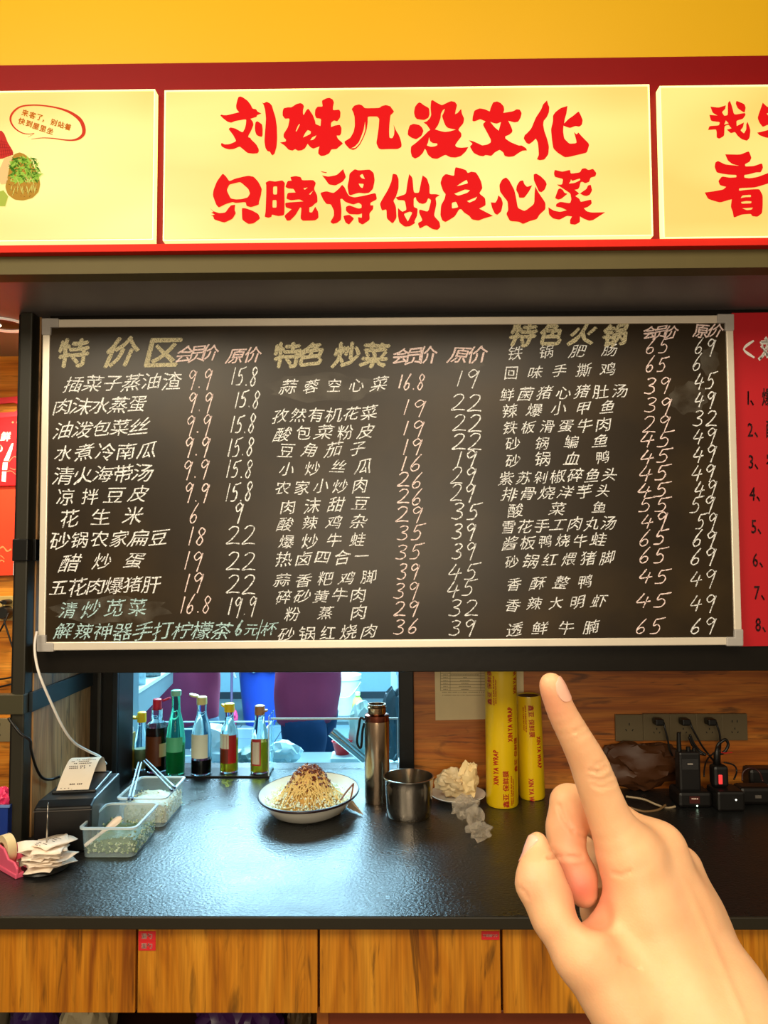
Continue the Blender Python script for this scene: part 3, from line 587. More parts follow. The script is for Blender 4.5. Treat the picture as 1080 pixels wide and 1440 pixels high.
po3 = [('69', 978, 1010, 487), ('6', 975, 992, 510), ('45', 978, 1010, 536), ('49', 978, 1010, 562), ('32', 976, 1012, 588), ('49', 976, 1012, 614), ('49', 976, 1012, 638), ('49', 974, 1010, 664), ('49', 978, 1012, 688), ('59', 972, 1010, 710), ('59', 980, 1012, 733), ('69', 975, 1012, 757), ('69', 972, 1012, 783), ('49', 972, 1012, 814), ('49', 972, 1012, 848), ('69', 972, 1012, 880)]
for rows, s in ((rows1, 26), (rows2, 22), (rows3, 20.5)):
    for t, a, b, y in rows: put('chalk_writing', chinese(t, a, b, y, s), CW if t != '清炒苋菜' else CB)
for rows, m_, h in ((pm1, CP, 25), (po1, CW, 25), (pm2, CP, 21), (po2, CW, 22), (pm3, CP, 21), (po3, CW, 22)):
    for t, a, b, y in rows: put('chalk_price', number(t, a, b, y, h, 2.1), m_)
put('chalk_writing', chinese('解辣神器手打柠檬茶', 76, 326, 887, 26, 0), CB)
put('chalk_price', number('6', 332, 345, 883, 20, 3), CB); put('chalk_writing', chinese('元', 345, 362, 885, 19, 0), CB)
put('chalk_price', number('/', 362, 370, 885, 24, 2), CB); put('chalk_writing', chinese('杯', 370, 388, 884, 20, 0), CB)
# wiped chalk smears
sm, nt, b = nodes('chalk_smear'); b.inputs['Base Color'].default_value = lin((190, 184, 170))+(1,); b.inputs['Roughness'].default_value = .9
tc = nt.nodes.new('ShaderNodeTexCoord'); n_ = nt.nodes.new('ShaderNodeTexNoise'); n_.inputs['Scale'].default_value = 22; n_.inputs['Detail'].default_value = 6
nt.links.new(tc.outputs['Object'], n_.inputs['Vector']); mr = nt.nodes.new('ShaderNodeMapRange'); mr.inputs[1].default_value = .35; mr.inputs[2].default_value = .75; mr.inputs[3].default_value = .01; mr.inputs[4].default_value = .16
nt.links.new(n_.outputs[0], mr.inputs[0]); nt.links.new(mr.outputs[0], b.inputs['Alpha'])
for cx, cy, rx, ry in ((155, 858, 82, 19), (455, 545, 78, 20), (655, 512, 26, 9), (998, 508, 13, 20), (968, 560, 26, 22)):
    put('chalk_smear', MB().poly([(cx+rx*math.cos(t/24*6.283)*(1+.12*math.sin(t*2.1)), cy+ry*math.sin(t/24*6.283)*(1+.15*math.cos(t*1.7))) for t in range(24)]), sm, dy=-.0002)

# ---- red poster to the right of the board
rp = thing('red_poster', 'red poster with white heading and dark numbered lines beside the menu board', 'poster', on_y(1045, 908, 1.742))
op = rp.location; YR = 1.742
q = [on_y(x, y, YR)-op for x, y in ((1029, 440), (1300, 437), (1320, 905), (1043, 909))]
rmb = MB().add(q+[p+Vector((0, .004, 0)) for p in q], [(0, 1, 2, 3), (7, 6, 5, 4), (0, 4, 5, 1), (1, 5, 6, 2), (2, 6, 7, 3), (3, 7, 4, 0)])
obj('sheet', rmb, mat('red_poster_film', (190, 24, 34), .4, var=.03), rp)
def ptext(txt, x, y, size, m_, sx=1.0):
    mb, w = text_flat(txt, size, .015)
    mb.map(lambda p: on_y(x+p.x*sx, y-(p.y-size*.36), YR-.001)-op); obj('lettering', mb, m_, rp, fixn=False)
pw = mat('white_ink', (240, 236, 230), .5); pk = mat('dark_ink', (62, 10, 16), .5)
mb = MB().ribbon([(1060, 479), (1046, 491), (1061, 503)], 4.2); mb.map(lambda p: on_y(p.x, p.y, YR-.001)-op); obj('lettering', mb, pw, rp, fixn=False)
mb, w = text_flat('刘', 34, .05); mb.map(lambda p: on_y(1066+p.x*.8+(p.y)*.12, 491-(p.y-34*.36), YR-.001)-op); obj('lettering', mb, pw, rp, fixn=False)
for i, (x, y, t) in enumerate([(1048, 559, '1、爆'), (1051, 604, '2、酸'), (1052, 649, '3、农'), (1054, 694, '4、'), (1056, 740, '5、'), (1058, 787, '6、'), (1060, 833, '7、'), (1062, 878, '8、')]):
    ptext(t, x, y, 27, pk, .62)
# ================================================================ things on the worktop
def cp(px, py, z=ZC): return on_z(px, py, z)
def glassm(n, c, rough=.03, ior=1.18, var=0.02): return mat(n, c, rough, trans=1.0, ior=ior, var=var)
clear = glassm('clear_glass', (228, 240, 236)); 
def pxh(py0, py1, Y): return (py1-py0)*Y/FPX

# noodle plate
c = cp(431, 1129); c.y = 1.935; c.z = ZC; c.x = -.218
pl = thing('oval_plate', 'oval white plate with a dark rim line, heaped with noodles', 'plate', c, rz=R(-9))
ceram = mat('white_ceramic', (236, 232, 220), .18, coat=.5, var=.02)
obj('plate_body', MB().lathe([(.001, .006), (.066, .006), (.07, 0), (.078, 0), (.10, .012), (.122, .036), (.130, .049), (.128, .051), (.118, .036), (.098, .018), (.07, .011), (.001, .010)], 72, sx=.97, sy=1.22), ceram, pl, smooth=True)
obj('rim_line', MB().lathe([(.1292, .0452), (.1314, .0485), (.1306, .0512), (.1284, .0520), (.1283, .0514), (.130, .0485)], 72, sx=.97, sy=1.22, closed=True), mat('dark_rim_line', (40, 24, 34), .3), pl, smooth=True)
rng = random.Random(11)
def mound(x, y):
    r = math.hypot(x/1.0, y/1.15); return max(0, .072*math.exp(-(r/.057)**2.8)+.022*math.exp(-(r/.092)**4)+.004*noise.noise(Vector((x*45, y*45, 1))))
food = thing('noodle_heap', 'heap of yellow noodles topped with brown minced meat on the oval plate', 'noodles', c+Vector((0, 0, .013)))
mb = MB(); vs = []; fs = []
for i in range(17):
    for j in range(40):
        r = .098*i/16; a = 2*math.pi*j/40; x, y = r*math.cos(a), r*math.sin(a)*1.15
        vs.append((x, y, mound(x, y)*.93-.004))
for i in range(16):
    for j in range(40): fs.append((i*40+j, i*40+(j+1) % 40, (i+1)*40+(j+1) % 40, (i+1)*40+j))
obj('noodle_core', MB().add(vs, fs), mat('noodle_core', (196, 150, 72), .55, var=.2, vscale=90, bump=.5, bscale=160), food, smooth='all')
mb = MB()
for s in range(420):
    a0 = rng.uniform(0, 6.283); r0 = rng.uniform(.004, .070); a1 = a0+rng.uniform(-.9, .9); pts = []
    cx, cy = r0*math.cos(a0), r0*math.sin(a0); th = rng.uniform(0, 6.28); kk = rng.uniform(-45, 45); L_ = rng.uniform(.04, .085); n = 11
    x, y = cx, cy; up = rng.uniform(.0, .004)
    for i in range(n):
        q_ = math.hypot(x, y/1.15)
        if q_ > .094: x *= .094/q_; y *= .094/q_
        z = mound(x, y)+up+.001; pts.append((x, y, z))
        th += kk*L_/n; x += math.cos(th)*L_/n*.8; y += math.sin(th)*L_/n*.8
    mb.tube(pts, .0014, 5, smooth=0)
obj('noodle_strand', mb, mat('yellow_noodle', (232, 196, 120), .35, var=.12, vscale=60), food, smooth='all', kind='stuff')
mb = MB(); m2 = MB(); m3 = MB()
def chunk(target, x, y, z, s):
    vs = []
    rot = Matrix.Rotation(rng.uniform(0, 6), 3, Vector((rng.random(), rng.random(), rng.random()+.1)).normalized())
    for d in ((1, 0, 0), (-1, 0, 0), (0, 1, 0), (0, -1, 0), (0, 0, 1), (0, 0, -1)):
        vs.append(Vector((x, y, z))+rot @ Vector(d)*s*rng.uniform(.6, 1.5))
    target.add(vs, [(0, 2, 4), (2, 1, 4), (1, 3, 4), (3, 0, 4), (2, 0, 5), (1, 2, 5), (3, 1, 5), (0, 3, 5)])
for s in range(1500):
    a = rng.uniform(0, 6.283); r = .062*math.sqrt(rng.random())*rng.uniform(.3, 1); x, y = r*math.cos(a), r*math.sin(a)*1.1
    if y < -.024-.3*x*(x > 0) and rng.random() < .85: continue
    chunk(mb if rng.random() < .8 else m2, x, y, mound(x, y)+.003+rng.uniform(0, .003), rng.uniform(.0022, .0046))
for s in range(1500):
    a = rng.uniform(0, 6.283); r = rng.uniform(.058, .112); x, y = r*math.cos(a), r*math.sin(a)*1.2
    chunk(m3, x, y, max(mound(x, y)*.9, (max(r-.08, 0)/.03)**1.3*.020-.002)+rng.uniform(0.001, .006), rng.uniform(.0016, .0034))
obj('minced_meat', mb, mat('brown_mince', (104, 44, 18), .45, var=.3, vscale=200), food, kind='stuff')
obj('peanut_crumb', m2, mat('pale_crumb', (206, 150, 96), .5, var=.2), food, kind='stuff')
obj('sprout_bits', m3, mat('pale_sprouts', (232, 236, 212), .5, var=.15, vscale=300), food, kind='stuff')
tg = thing('wooden_tongs', 'small brown wooden tongs leaning on the right rim of the noodle plate', 'tongs', (0, 0, 0))
br = mat('brown_wood', (150, 92, 60), .45)
ta = at_d(479, 1125, 1.80); tb = at_d(497, 1102, 1.86); tc_ = at_d(493, 1123, 1.83)
obj('tong_arm', MB().tube([ta, ta.lerp(tb, .5)+Vector((0, 0, .002)), tb], .0022, 6), br, tg, smooth=True)
obj('tong_arm', MB().tube([tb, tb.lerp(tc_, .6)+Vector((.001, 0, 0)), tc_], .0020, 6), br, tg, smooth=True)
cc = [cp(484, 1134, ZC+.004), cp(488, 1124, ZC+.03), cp(496, 1126, ZC+.028), cp(511, 1146, ZC+.003)]
obj_ = MB().add([cc[0], cc[1], cc[2], cc[3]]+[p+Vector((0, .001, .001)) for p in cc], [(0, 1, 2, 3), (7, 6, 5, 4), (0, 4, 5, 1), (1, 5, 6, 2), (2, 6, 7, 3), (3, 7, 4, 0)])
tag(obj('folded_card', obj_, mat('beige_card', (206, 186, 160), .6)), 'small folded beige card standing at the right of the noodle plate', 'card')

# steel flask
c = cp(530.5, 1127)
fl = thing('vacuum_flask', 'tall brushed steel vacuum flask without its lid and with a black strap', 'flask', c)
Yf = c.y; sc_ = Yf/FPX; r = 17.2*sc_; H = 104*sc_*1.0
stl = mat('brushed_steel_body', (186, 160, 134), .24, metal=1, var=.12, vscale=8)
H1 = pxh(1015, 1127, Yf)
obj('body', MB().lathe([(.001, 0), (r*.93, 0), (r*.97, .003), (r*.97, .008), (r, .010), (r, H1-.006), (r*.97, H1), (r*.8, H1+.001)], 48), stl, fl, smooth=True)
H2 = pxh(1003, 1127, Yf)
obj('copper_band', MB().lathe([(r*.985, H1-.004), (r*1.0, H1), (r*.98, H1+.012), (r*.8, H1+.016)], 48), mat('copper_collar', (150, 84, 66), .25, metal=1), fl, smooth=True)
H3 = pxh(994, 1127, Yf)
obj('neck', MB().lathe([(r*.74, H1+.01), (r*.74, H3-.012), (r*.78, H3-.010), (r*.78, H3-.008), (r*.70, H3-.006), (r*.72, H3), (r*.64, H3), (r*.62, H1), (r*.001, H1)], 48), mat('neck_steel', (196, 156, 116), .2, metal=1), fl, smooth=True)
obj('strap', MB().tube([(-r*.98, 0, H1-.002), (-r*1.3, 0, H1+.003), (-r*1.45, -.002, H1-.02), (-r*1.6, -.002, H1-.06), (-r*1.3, 0, H1-.075), (-r*1.15, 0, H1-.03), (-r*1.0, 0, H1-.01)], .0032, 8, smooth=5), M['black_metal'], fl, smooth=True)
# steel cup
c = cp(575, 1147)
cu = thing('steel_cup', 'wide steel mug standing beside the flask, open top', 'cup', c)
s_ = c.y/FPX; R1 = 35*s_; R0 = 30*s_; Hc = .58*1-.0; Hc = 1.58-(1085.5-778)*c.y/FPX-ZC
stl2 = mat('polished_steel', (196, 184, 168), .16, metal=1, var=.06, vscale=6)
obj('body', MB().lathe([(.001, 0), (R0*.95, 0), (R0, .004), (R0*1.04, .02), (R1*.95, Hc-.02), (R1*.97, Hc-.004), (R1, Hc-.002), (R1, Hc), (R1*.95, Hc), (R1*.92, Hc-.02), (R0*.98, .006), (.001, .004)], 64), stl2, cu, smooth=True)
# saucer with crumpled paper
c = cp(644, 1124)
sa = thing('saucer', 'small white saucer under a crumpled bag beside the steel cup', 'saucer', c)
rs = 38.5*c.y/FPX
obj('dish', MB().lathe([(.001, .001), (rs*.55, 0), (rs*.6, .002), (rs*.9, .011), (rs, .016), (rs*.985, .0175), (rs*.8, .009), (rs*.5, .005), (.001, .005)], 56), ceram, sa, smooth=True)
crumple('crumpled_bag', (c.x-.012, c.y+.008, c.z+.006), (.040, .036, .030), mat('cream_bag', (238, 214, 168), .45, bump=.3, bscale=60, trans=.25), 'crumpled cream plastic bag with peelings on the small saucer', 'bag', seed=5, amp=.42, fr=1.25)
crumple('napkin', (c.x+.030, c.y-.014, c.z+.010), (.022, .018, .036), mat('cream_napkin', (244, 216, 160), .6), 'crumpled cream napkin on the small saucer, right of the bag', 'napkin', seed=17, amp=.5, fr=1.1)
film_ = mat('clear_film', (226, 214, 196), .12, trans=.6, ior=1.1, alpha=.55)
a = cp(658, 1152); b = cp(676, 1182)
for k_, (p, rd, sd) in enumerate(((cp(655, 1156), (.020, .012, .018), 3), (cp(668, 1168), (.014, .016, .016), 9), (cp(674, 1182), (.016, .014, .012), 14))):
    crumple('plastic_wrap', p, rd, film_, ['twisted scrap of clear plastic wrap on the worktop, nearest the saucer', 'twisted scrap of clear plastic wrap, middle of three before the yellow rolls', 'twisted scrap of clear plastic wrap, nearest the worktop edge'][k_], 'plastic wrap', seed=sd, amp=1.1, fr=1.8, sub=3, group='scraps of plastic wrap')

def dice(mb, mx):
    me = bpy.data.meshes.new('t'); me.from_pydata([tuple(p) for p in mb.v], [], mb.f); bm = bmesh.new(); bm.from_mesh(me)
    bmesh.ops.triangulate(bm, faces=bm.faces)
    for _ in range(4):
        es = [e for e in bm.edges if e.calc_length() > mx]
        if not es: break
        bmesh.ops.subdivide_edges(bm, edges=es, cuts=1); bmesh.ops.triangulate(bm, faces=[f for f in bm.faces if len(f.verts) > 3])
    bm.verts.index_update(); o = MB(); o.v = [v.co.copy() for v in bm.verts]; o.f = [tuple(v.index for v in f.verts) for f in bm.faces]
    bm.free(); bpy.data.meshes.remove(me); return o
# rolls of cling film
def roll(px_, pyb, rpx, H_, label, texts, lean=0, hollow=False):
    c = cp(px_, pyb); s_ = c.y/FPX; r = rpx*s_
    t = thing('cling_film_roll', label, 'cling film', c+Vector((0, 0, .001)), 'yellow rolls of cling film'); t.rotation_euler = (0, R(lean), 0)
    ym = mat('yellow_label_paper', (232, 192, 12), .3, coat=.4, var=.03)
    obj('wrapper', MB().lathe([(r*.5, 0), (r*.93, 0), (r, .006), (r, H_-.004), (r*.985, H_), (r*.80, H_-.001), (r*.78, .01), (r*.5, .01)], 48), ym, t, smooth=True)
    obj('core_tube', MB().lathe([(r*.785, H_-.002), (r*.77, H_-.0025), (r*.76, .012), (r*.70, .012)], 40), mat('dark_core', (96, 52, 26), .6), t, smooth=True)
    ink = mat('red_print', (176, 26, 18), .4)
    for (txt, ang, z, size, d, ital) in texts:
        mb, w = text_flat(txt, size, .05 if ord(txt[0]) < 256 else .02)
        def f(p):
            u, v = p.x, p.y-size*.35
            u *= .66 if ord(txt[0]) < 256 and size > .01 else 1.0
            if d > 0: aa, zz = -v, z+u       # reads upward
            else: aa, zz = v, z-u            # reads downward
            th = R(ang)+(-aa if d > 0 else -aa)/r*-1
            return (r*1.012*math.sin(th), -r*1.012*math.cos(th), zz)
        obj('lettering', dice(mb, .004).map(f), ink, t, fixn=False)
    return t
roll(706.5, 1131, 22, .45, 'tall yellow cling film roll with red lettering, left of the two rolls',
     [('XIN YA WRAP', 24, .170, .0190, 1, 0), ('XIN YA WRAP', -30, .060, .0190, 1, 0), ('XIN YA WRAP', 50, .290, .0185, 1, 0), ('鑫亚 保鲜膜', 6, .004, .0175, 1, 0), ('鑫亚 保鲜膜', -52, .262, .0170, 1, 0), ('鑫亚 保鲜膜', 52, .090, .0165, 1, 0),
      ('XINYA CLING FILM WRAP', 26, .008, .0060, 1, 0), ('XINYA CLING FILM WRAP', 34, .012, .0050, 1, 0), ('XINYA CLING FILM WRAP', -34, .262, .0060, 1, 0), ('XINYA CLING FILM WRAP', -26, .266, .0050, 1, 0)])
roll(748.5, 1121, 17.6, .272, 'shorter hollow yellow cling film roll with red lettering, right of the two rolls',
     [('XIN YA WRAP', 32, .167, .0180, -1, 0), ('XIN YA WRAP', -12, .058, .0180, -1, 0), ('鑫亚 保鲜膜', 0, .251, .0160, -1, 0), ('XINYA CLING FILM WRAP', -24, .250, .0056, -1, 0), ('XINYA CLING FILM WRAP', -34, .246, .0050, -1, 0)], lean=-1.5)

# notice on the wood wall
YN = YB-.003
nt_ = thing('paper_notice', 'cream paper notice with a printed table on the wooden wall', 'notice', on_y(674, 1012, YN)); on = nt_.location
q = [on_y(x, y, YN)-on for x, y in ((611, 930), (736, 930), (737, 1010), (612.5, 1013))]
obj('sheet', MB().add(q+[p+Vector((0, .0015, 0)) for p in q], [(0, 1, 2, 3), (7, 6, 5, 4), (0, 4, 5, 1), (1, 5, 6, 2), (2, 6, 7, 3), (3, 7, 4, 0)]), mat('cream_paper', (226, 206, 160), .7), nt_)
ln = MB()
def seg2(x0, y0, x1, y1, w=.45):
    dx, dy = x1-x0, y1-y0; l = math.hypot(dx, dy); nx, ny = -dy/l*w/2, dx/l*w/2
    ln.poly([(x0+nx, y0+ny), (x1+nx, y1+ny), (x1-nx, y1-ny), (x0-nx, y0-ny)])
for y in (947, 950.6, 954.4, 958.4, 962.6, 967, 971.4): seg2(619.5, y, 700, y)
for x in (619.5, 633, 676, 700): seg2(x, 943, x, 971.4)
rng = random.Random(3)
for i, y in enumerate((949, 952.8, 957, 961, 965.2, 969.4)):
    for x in (623.5, 625.5, 628): seg2(x, y, x+1.3, y, .9)
    n = (24, 3, 8, 6, 10, 6)[i]; x = 654-n*.85
    for _ in range(n): seg2(x, y, x+1.2, y, .9); x += 1.7
for y in (973.4, 977.6):
    x = 622
    while x < 682: seg2(x, y, x+1.2, y, .8); x += rng.choice((1.7, 1.7, 1.7, 3))
ln.map(lambda p: on_y(p.x, p.y, YN-.0006)-on); obj('printed_table', ln, mat('grey_print', (110, 92, 60), .6), nt_, fixn=False)

# sockets on the wood wall
def socket(x0, y0, x1, y1, label, kind, Y=YB, col=(112, 98, 72), grp='grey socket plates on the right wooden wall'):
    a = on_y(x0, y1, Y-.006); b = on_y(x1, y0, Y-.006)
    cx = (a.x+b.x)/2; cz = (a.z+b.z)/2; w = (b.x-a.x)/2; h = (b.z-a.z)/2
    t = thing('wall_socket', label, 'socket', (cx, Y, cz), grp)
    obj('plate', MB().box(-w, w, -.009, 0, -h, h), mat('grey_socket_plate', col, .35, metal=.3), t, bevel=.0015)
    hm = mat('socket_hole', (14, 10, 8), .6)
    def slot(x, z, ang, l=.0065, q=.0012):
        c_, s__ = math.cos(R(ang)), math.sin(R(ang)); mb = MB().box(-l/2, l/2, -.0096, -.008, -q, q)
        obj('slot', mb.map(lambda p: (x+p.x*c_-p.z*s__, p.y, z+p.x*s__+p.z*c_)), hm, t)
    if kind == 3: slot(0, .010, 90); slot(-.009, -.006, 120); slot(.009, -.006, 60)
    else:
        slot(-.007, .016, 90); slot(.007, .016, 90); slot(0, -.004, 90, .005); slot(-.008, -.014, 120, .005); slot(.008, -.014, 60, .005)
    return t
xs = [(865.5, 903.5, 1004.5, 1042, 3, 'grey socket plate with one empty three-pin outlet, leftmost of the five'), (904.5, 941.3, 1003.5, 1041.5, 5, 'grey socket plate with a plug, second of the five'), (942, 978.5, 1003.5, 1041.5, 5, 'grey socket plate with a plug, third and middle of the five'),
      (979.2, 1014.5, 1003.5, 1041.5, 5, 'grey socket plate with a plug, fourth of the five'), (1015.2, 1050, 1003.3, 1041, 5, 'grey socket plate without a plug, rightmost of the five')]
for x0, x1, y0, y1, kd, lab in xs: socket(x0, y0, x1, y1, lab, kd)
blk = mat('black_rubber', (16, 14, 13), .42)
def P3(lst): return [on_y(x, y, d) for x, y, d in lst]
def cable(name, lst, r, m, label, cat='cable', n=6, parent=None):
    o = obj(name, MB().tube(P3(lst), r, 8, smooth=n), m, parent, smooth='all')
    if label: tag(o, label, cat)
    return o
def plug(px_, py_, lst, lab):
    c = on_y(px_, py_, YB-.012)
    t = thing('power_plug', lab, 'plug', c, 'black plugs in the wall sockets')
    obj('plug_body', MB().box(-.014, .010, -.030, 0, -.009, .009), blk, t, bevel=.004)
    pts = [Vector(p)-c for p in P3(lst)]; pts[0] = Vector((.010, -.022, 0))
    obj('cable', MB().tube(pts, .0028, 8, smooth=6), blk, t, smooth='all')
d0 = 2.07
plug(924, 1013, [(930, 1016, d0), (935, 1024, d0), (939, 1040, d0), (942, 1055, d0), (948, 1066, d0), (955, 1070, 2.03)], 'black plug in the second socket, its cable running to the two-way radio')
plug(961, 1013, [(966, 1016, d0), (973, 1023, d0), (980, 1036, d0), (988, 1050, d0), (998, 1063, d0), (1010, 1078, 2.02)], 'black plug in the third socket with its cable running to the adapters')
plug(997, 1013, [(1003, 1016, d0), (1009, 1022, d0), (1012, 1032, d0), (1013, 1045, d0), (1012, 1060, d0), (1012, 1078, 2.0)], 'black plug in the fourth socket with a coiled cable below')
cable('cable_bundle', [(970, 1033, 2.05), (976, 1046, 2.05), (984, 1056, 2.05), (992, 1061, 2.04), (984, 1059, 2.05), (974, 1048, 2.05), (969, 1036, 2.05)], .0035, blk, 'tied bundle of black cable hanging below the third socket')
cable('cable_coil', [(1012, 1045, 2.03), (1020, 1040, 2.03), (1024, 1047, 2.03), (1020, 1056, 2.03), (1012, 1060, 2.03), (1008, 1052, 2.03), (1012, 1044, 2.03)], .004, blk, 'small black cable coil hanging below the fourth socket')
cable('cable', [(1008, 1056, 2.04), (996, 1066, 2.03), (991, 1078, 2.0), (990, 1092, 1.98)], .0022, blk, 'thin black cable looping down between radio and adapters')
cable('cable', [(1018, 1072, 2.0), (1032, 1076, 2.0), (1036, 1085, 2.0), (1032, 1096, 1.98)], .0022, blk, 'thin black cable arching just right of the red light')
cable('cable', [(1044, 1098, 1.99), (1045, 1086, 2.0), (1055, 1080, 2.0), (1067, 1085, 2.0), (1073, 1099, 1.98)], .0024, mat('dark_red_brown_cable', (52, 22, 20), .4), 'dark reddish cable arch at the far right on the worktop')
cable('red_wire', [(1014, 1058, 2.02), (1020, 1059, 2.02), (1030, 1058, 2.02)], .0014, mat('red_wire', (190, 30, 30), .4), 'short red wire sticking out beside the cable coil')
# radio on cradle
c = cp(972, 1130)
rd_ = thing('two_way_radio', 'black two-way radio standing in its charging cradle by the plugs', 'radio', c)
obj('cradle', MB().box(-.045, .042, -.035, .04, 0, .040), blk, rd_, bevel=.008)
obj('radio_body', MB().box(-.033, .024, -.012, .022, .03, .135), mat('radio_plastic', (22, 20, 20), .38), rd_, bevel=.006)
obj('antenna', MB().lathe([(.0065, .12), (.006, .15), (.005, .182), (.001, .184)], 14, cx=-.026, cy=.005), blk, rd_, smooth=True)
obj('knob', MB().lathe([(.006, .13), (.006, .145), (.001, .146)], 14, cx=-.002, cy=.005), blk, rd_, smooth=True)
obj('knob', MB().lathe([(.005, .13), (.005, .142), (.001, .143)], 14, cx=.013, cy=.005), blk, rd_, smooth=True)
obj('speaker_grille', MB().box(-.026, .017, -.0135, -.011, .09, .118), mat('grille', (34, 32, 32), .6, bump=.5, bscale=700), rd_, bevel=.002)
obj('label', MB().box(-.012, .002, -.014, -.0125, .104, .107), mat('grey_mark', (170, 160, 150), .4), rd_)
obj('screen', MB().box(-.018, .008, -.0365, -.0345, .012, .030), mat('cradle_print', (70, 26, 24), .4), rd_)
for i in range(4): obj('status_mark', MB().box(-.013+i*.0045, -.010+i*.0045, -.0372, -.0364, .0225, .0262), mat('white_mark', (230, 200, 190), .4), rd_)
obj('status_light', MB().lathe([(.0022, 0), (.001, .002)], 10).map(lambda p: (p.x+0.001, -.036-p.z, p.y+.006)), mat('green_white_led', (220, 255, 220), .3, emit=3), rd_)
# adapters
c = cp(1030, 1136)
ad = thing('power_adapter', 'black adapter block with a red lit switch at the far right of the worktop', 'adapter', c)
obj('block', MB().box(-.05, .02, -.03, .04, 0, .05), blk, ad, bevel=.006)
obj('upright_block', MB().box(-.045, -.005, .0, .035, .05, .105), blk, ad, bevel=.008)
obj('red_switch', MB().box(-.034, -.024, -.004, .001, .060, .084), mat('red_lit_switch', (226, 60, 60), .3, emit=.7), ad, bevel=.002)
obj('cable_stub', MB().tube([(-.028, .02, .1), (-.028, .02, .13), (-.026, .018, .15)], [.010, .007, .004], 10), blk, ad, smooth='all')
obj('status_light', MB().lathe([(.0022, 0), (.001, .002)], 10).map(lambda p: (p.x-.004, -.031-p.z, p.y+.03)), mat('white_led', (255, 255, 240), .3, emit=3), ad)
for i, (x, y, sx, lab) in enumerate(((1060, 1128, .045, 'black charger lying right of the adapter block'), (1075, 1112, .05, 'black charger behind, at the far right against the wood wall'))):
    c = cp(x, y); t = thing('charger', lab, 'charger', c, 'black chargers at the right')
    obj('case', MB().box(-sx, sx, -.025, .025, 0, .045+.02*i), blk, t, bevel=.009)
    obj('latch', MB().box(-.008, .008, -.027, -.024, .018, .026), mat('grey_latch', (96, 90, 84), .4), t, bevel=.001)
c = cp(906, 1117)
crumple('brown_bag', (c.x, c.y+.03, c.z), (.112, .035, .056), mat('brown_translucent_bag', (70, 38, 14), .5, bump=.2, bscale=40), 'dark brown plastic bag lying behind the hand against the wood wall', 'bag', seed=8, amp=.3, fr=1.3)
cable('white_cable', [(880, 1120, 1.98), (905, 1124, 1.97), (922, 1131, 1.95), (938, 1136, 1.95), (950, 1134, 1.95)], .0028, mat('beige_cable', (160, 140, 110), .4), 'beige cable lying in front of the brown bag')
cable('white_cable', [(884, 1135, 1.93), (905, 1141, 1.92), (925, 1139, 1.93), (936, 1132, 1.95)], .0030, mat('tan_cable', (120, 92, 60), .4), 'tan cable curving in front of the brown bag, lower one')

# ---- bottles in the clear tray of the window
def bottle(px_, pyb, w, tops, label, body_m, liquid, liq_frac, cap_m, cap_rad, lid, labels=(), grp='condiment bottles in the serving window', green=False, square=False, yoff=0):
    """tops: pixel rows of shoulder, neck base, neck top, cap top ; w: widths body, neck"""
    c = cp(px_, pyb); Y = c.y; s_ = Y/FPX
    t = thing('condiment_bottle', label, 'bottle', c, grp)
    sh_, nb, ntp, ct = [(pyb-q)*s_ for q in tops]; rb = w[0]/2*s_; rn = w[1]/2*s_
    seg = 36
    prof = [(.001, .001), (rb*.9, .001), (rb, .005), (rb, sh_*.93), (rb*.97, sh_), (rb*.72+rn*.28, sh_+(nb-sh_)*.45), (rn*1.12, nb), (rn, nb+(ntp-nb)*.4), (rn, ntp), (rn*.8, ntp)]
    ob_ = obj('glass_body', MB().lathe(prof, seg), body_m, t, smooth=True)
    if liquid:
        hl = sh_*liq_frac
        lp = [(.001, .006), (rb*.90, .006), (rb*.93, .010)]
        if hl <= sh_: lp += [(rb*.93, hl), (.001, hl)]
        else:
            f = min((hl-sh_)/max(nb-sh_, 1e-4), 1); lp += [(rb*.93, sh_*.93), (rb*.90, sh_), ((rb*(1-f)+rn*1.0*f)*.88, hl), (.001, hl)]
        obj('contents', MB().lathe(lp, seg), liquid, t, smooth=True)
    if cap_m:
        rc = cap_rad*s_
        obj('cap', MB().lathe([(rc, ntp-.004), (rc*1.03, ntp), (rc*1.0, ct-.002), (rc*.8, ct), (.001, ct)], 24), cap_m, t, smooth=True)
        if lid:
            lx, ly, lr, tilt = lid; cx = (lx-px_)*s_; cz = (pyb-ly)*s_; rr = lr*s_
            m_ = MB().lathe([(.001, -.0025), (rr*.9, -.0025), (rr, 0), (rr*.95, .003), (rr*.6, .0035), (.001, .002)], 20)
            a = R(tilt)
            m_.map(lambda p: (cx+p.x*math.cos(a)+p.z*math.sin(a), p.y, cz-p.x*math.sin(a)+p.z*math.cos(a)))
            obj('flip_lid', m_, cap_m, t, smooth=True)
            obj('hinge', MB().tube([(rc*.6 if cx > 0 else -rc*.6, 0, ct-.003), (cx*.8, 0, cz)], .0018, 6), cap_m, t)
    for (h0, h1, a0, a1, lm) in labels:
        vs = []; n = 14; rr = rb*1.012
        for z in (h0*s_, h1*s_):
            for i in range(n+1):
                a = R(a0+(a1-a0)*i/n); vs.append((rr*math.sin(a), -rr*math.cos(a), z))
        obj('paper_label', MB().add(vs, [(i, i+1, n+2+i, n+1+i) for i in range(n)]), lm, t, smooth='all', fixn=False)
    return t
amber = mat('dark_soy_sauce', (34, 12, 6), .12); brownl = mat('brown_label', (96, 48, 16), .4, var=.15, vscale=80); yl = mat('yellow_cap', (250, 214, 10), .35); crm = mat('cream_cap', (236, 226, 150), .35)
redc = mat('red_cap', (214, 36, 60), .35); tanc = mat('tan_cap', (186, 130, 84), .4); wl = mat('white_label', (230, 232, 206), .45, var=.05, vscale=60)
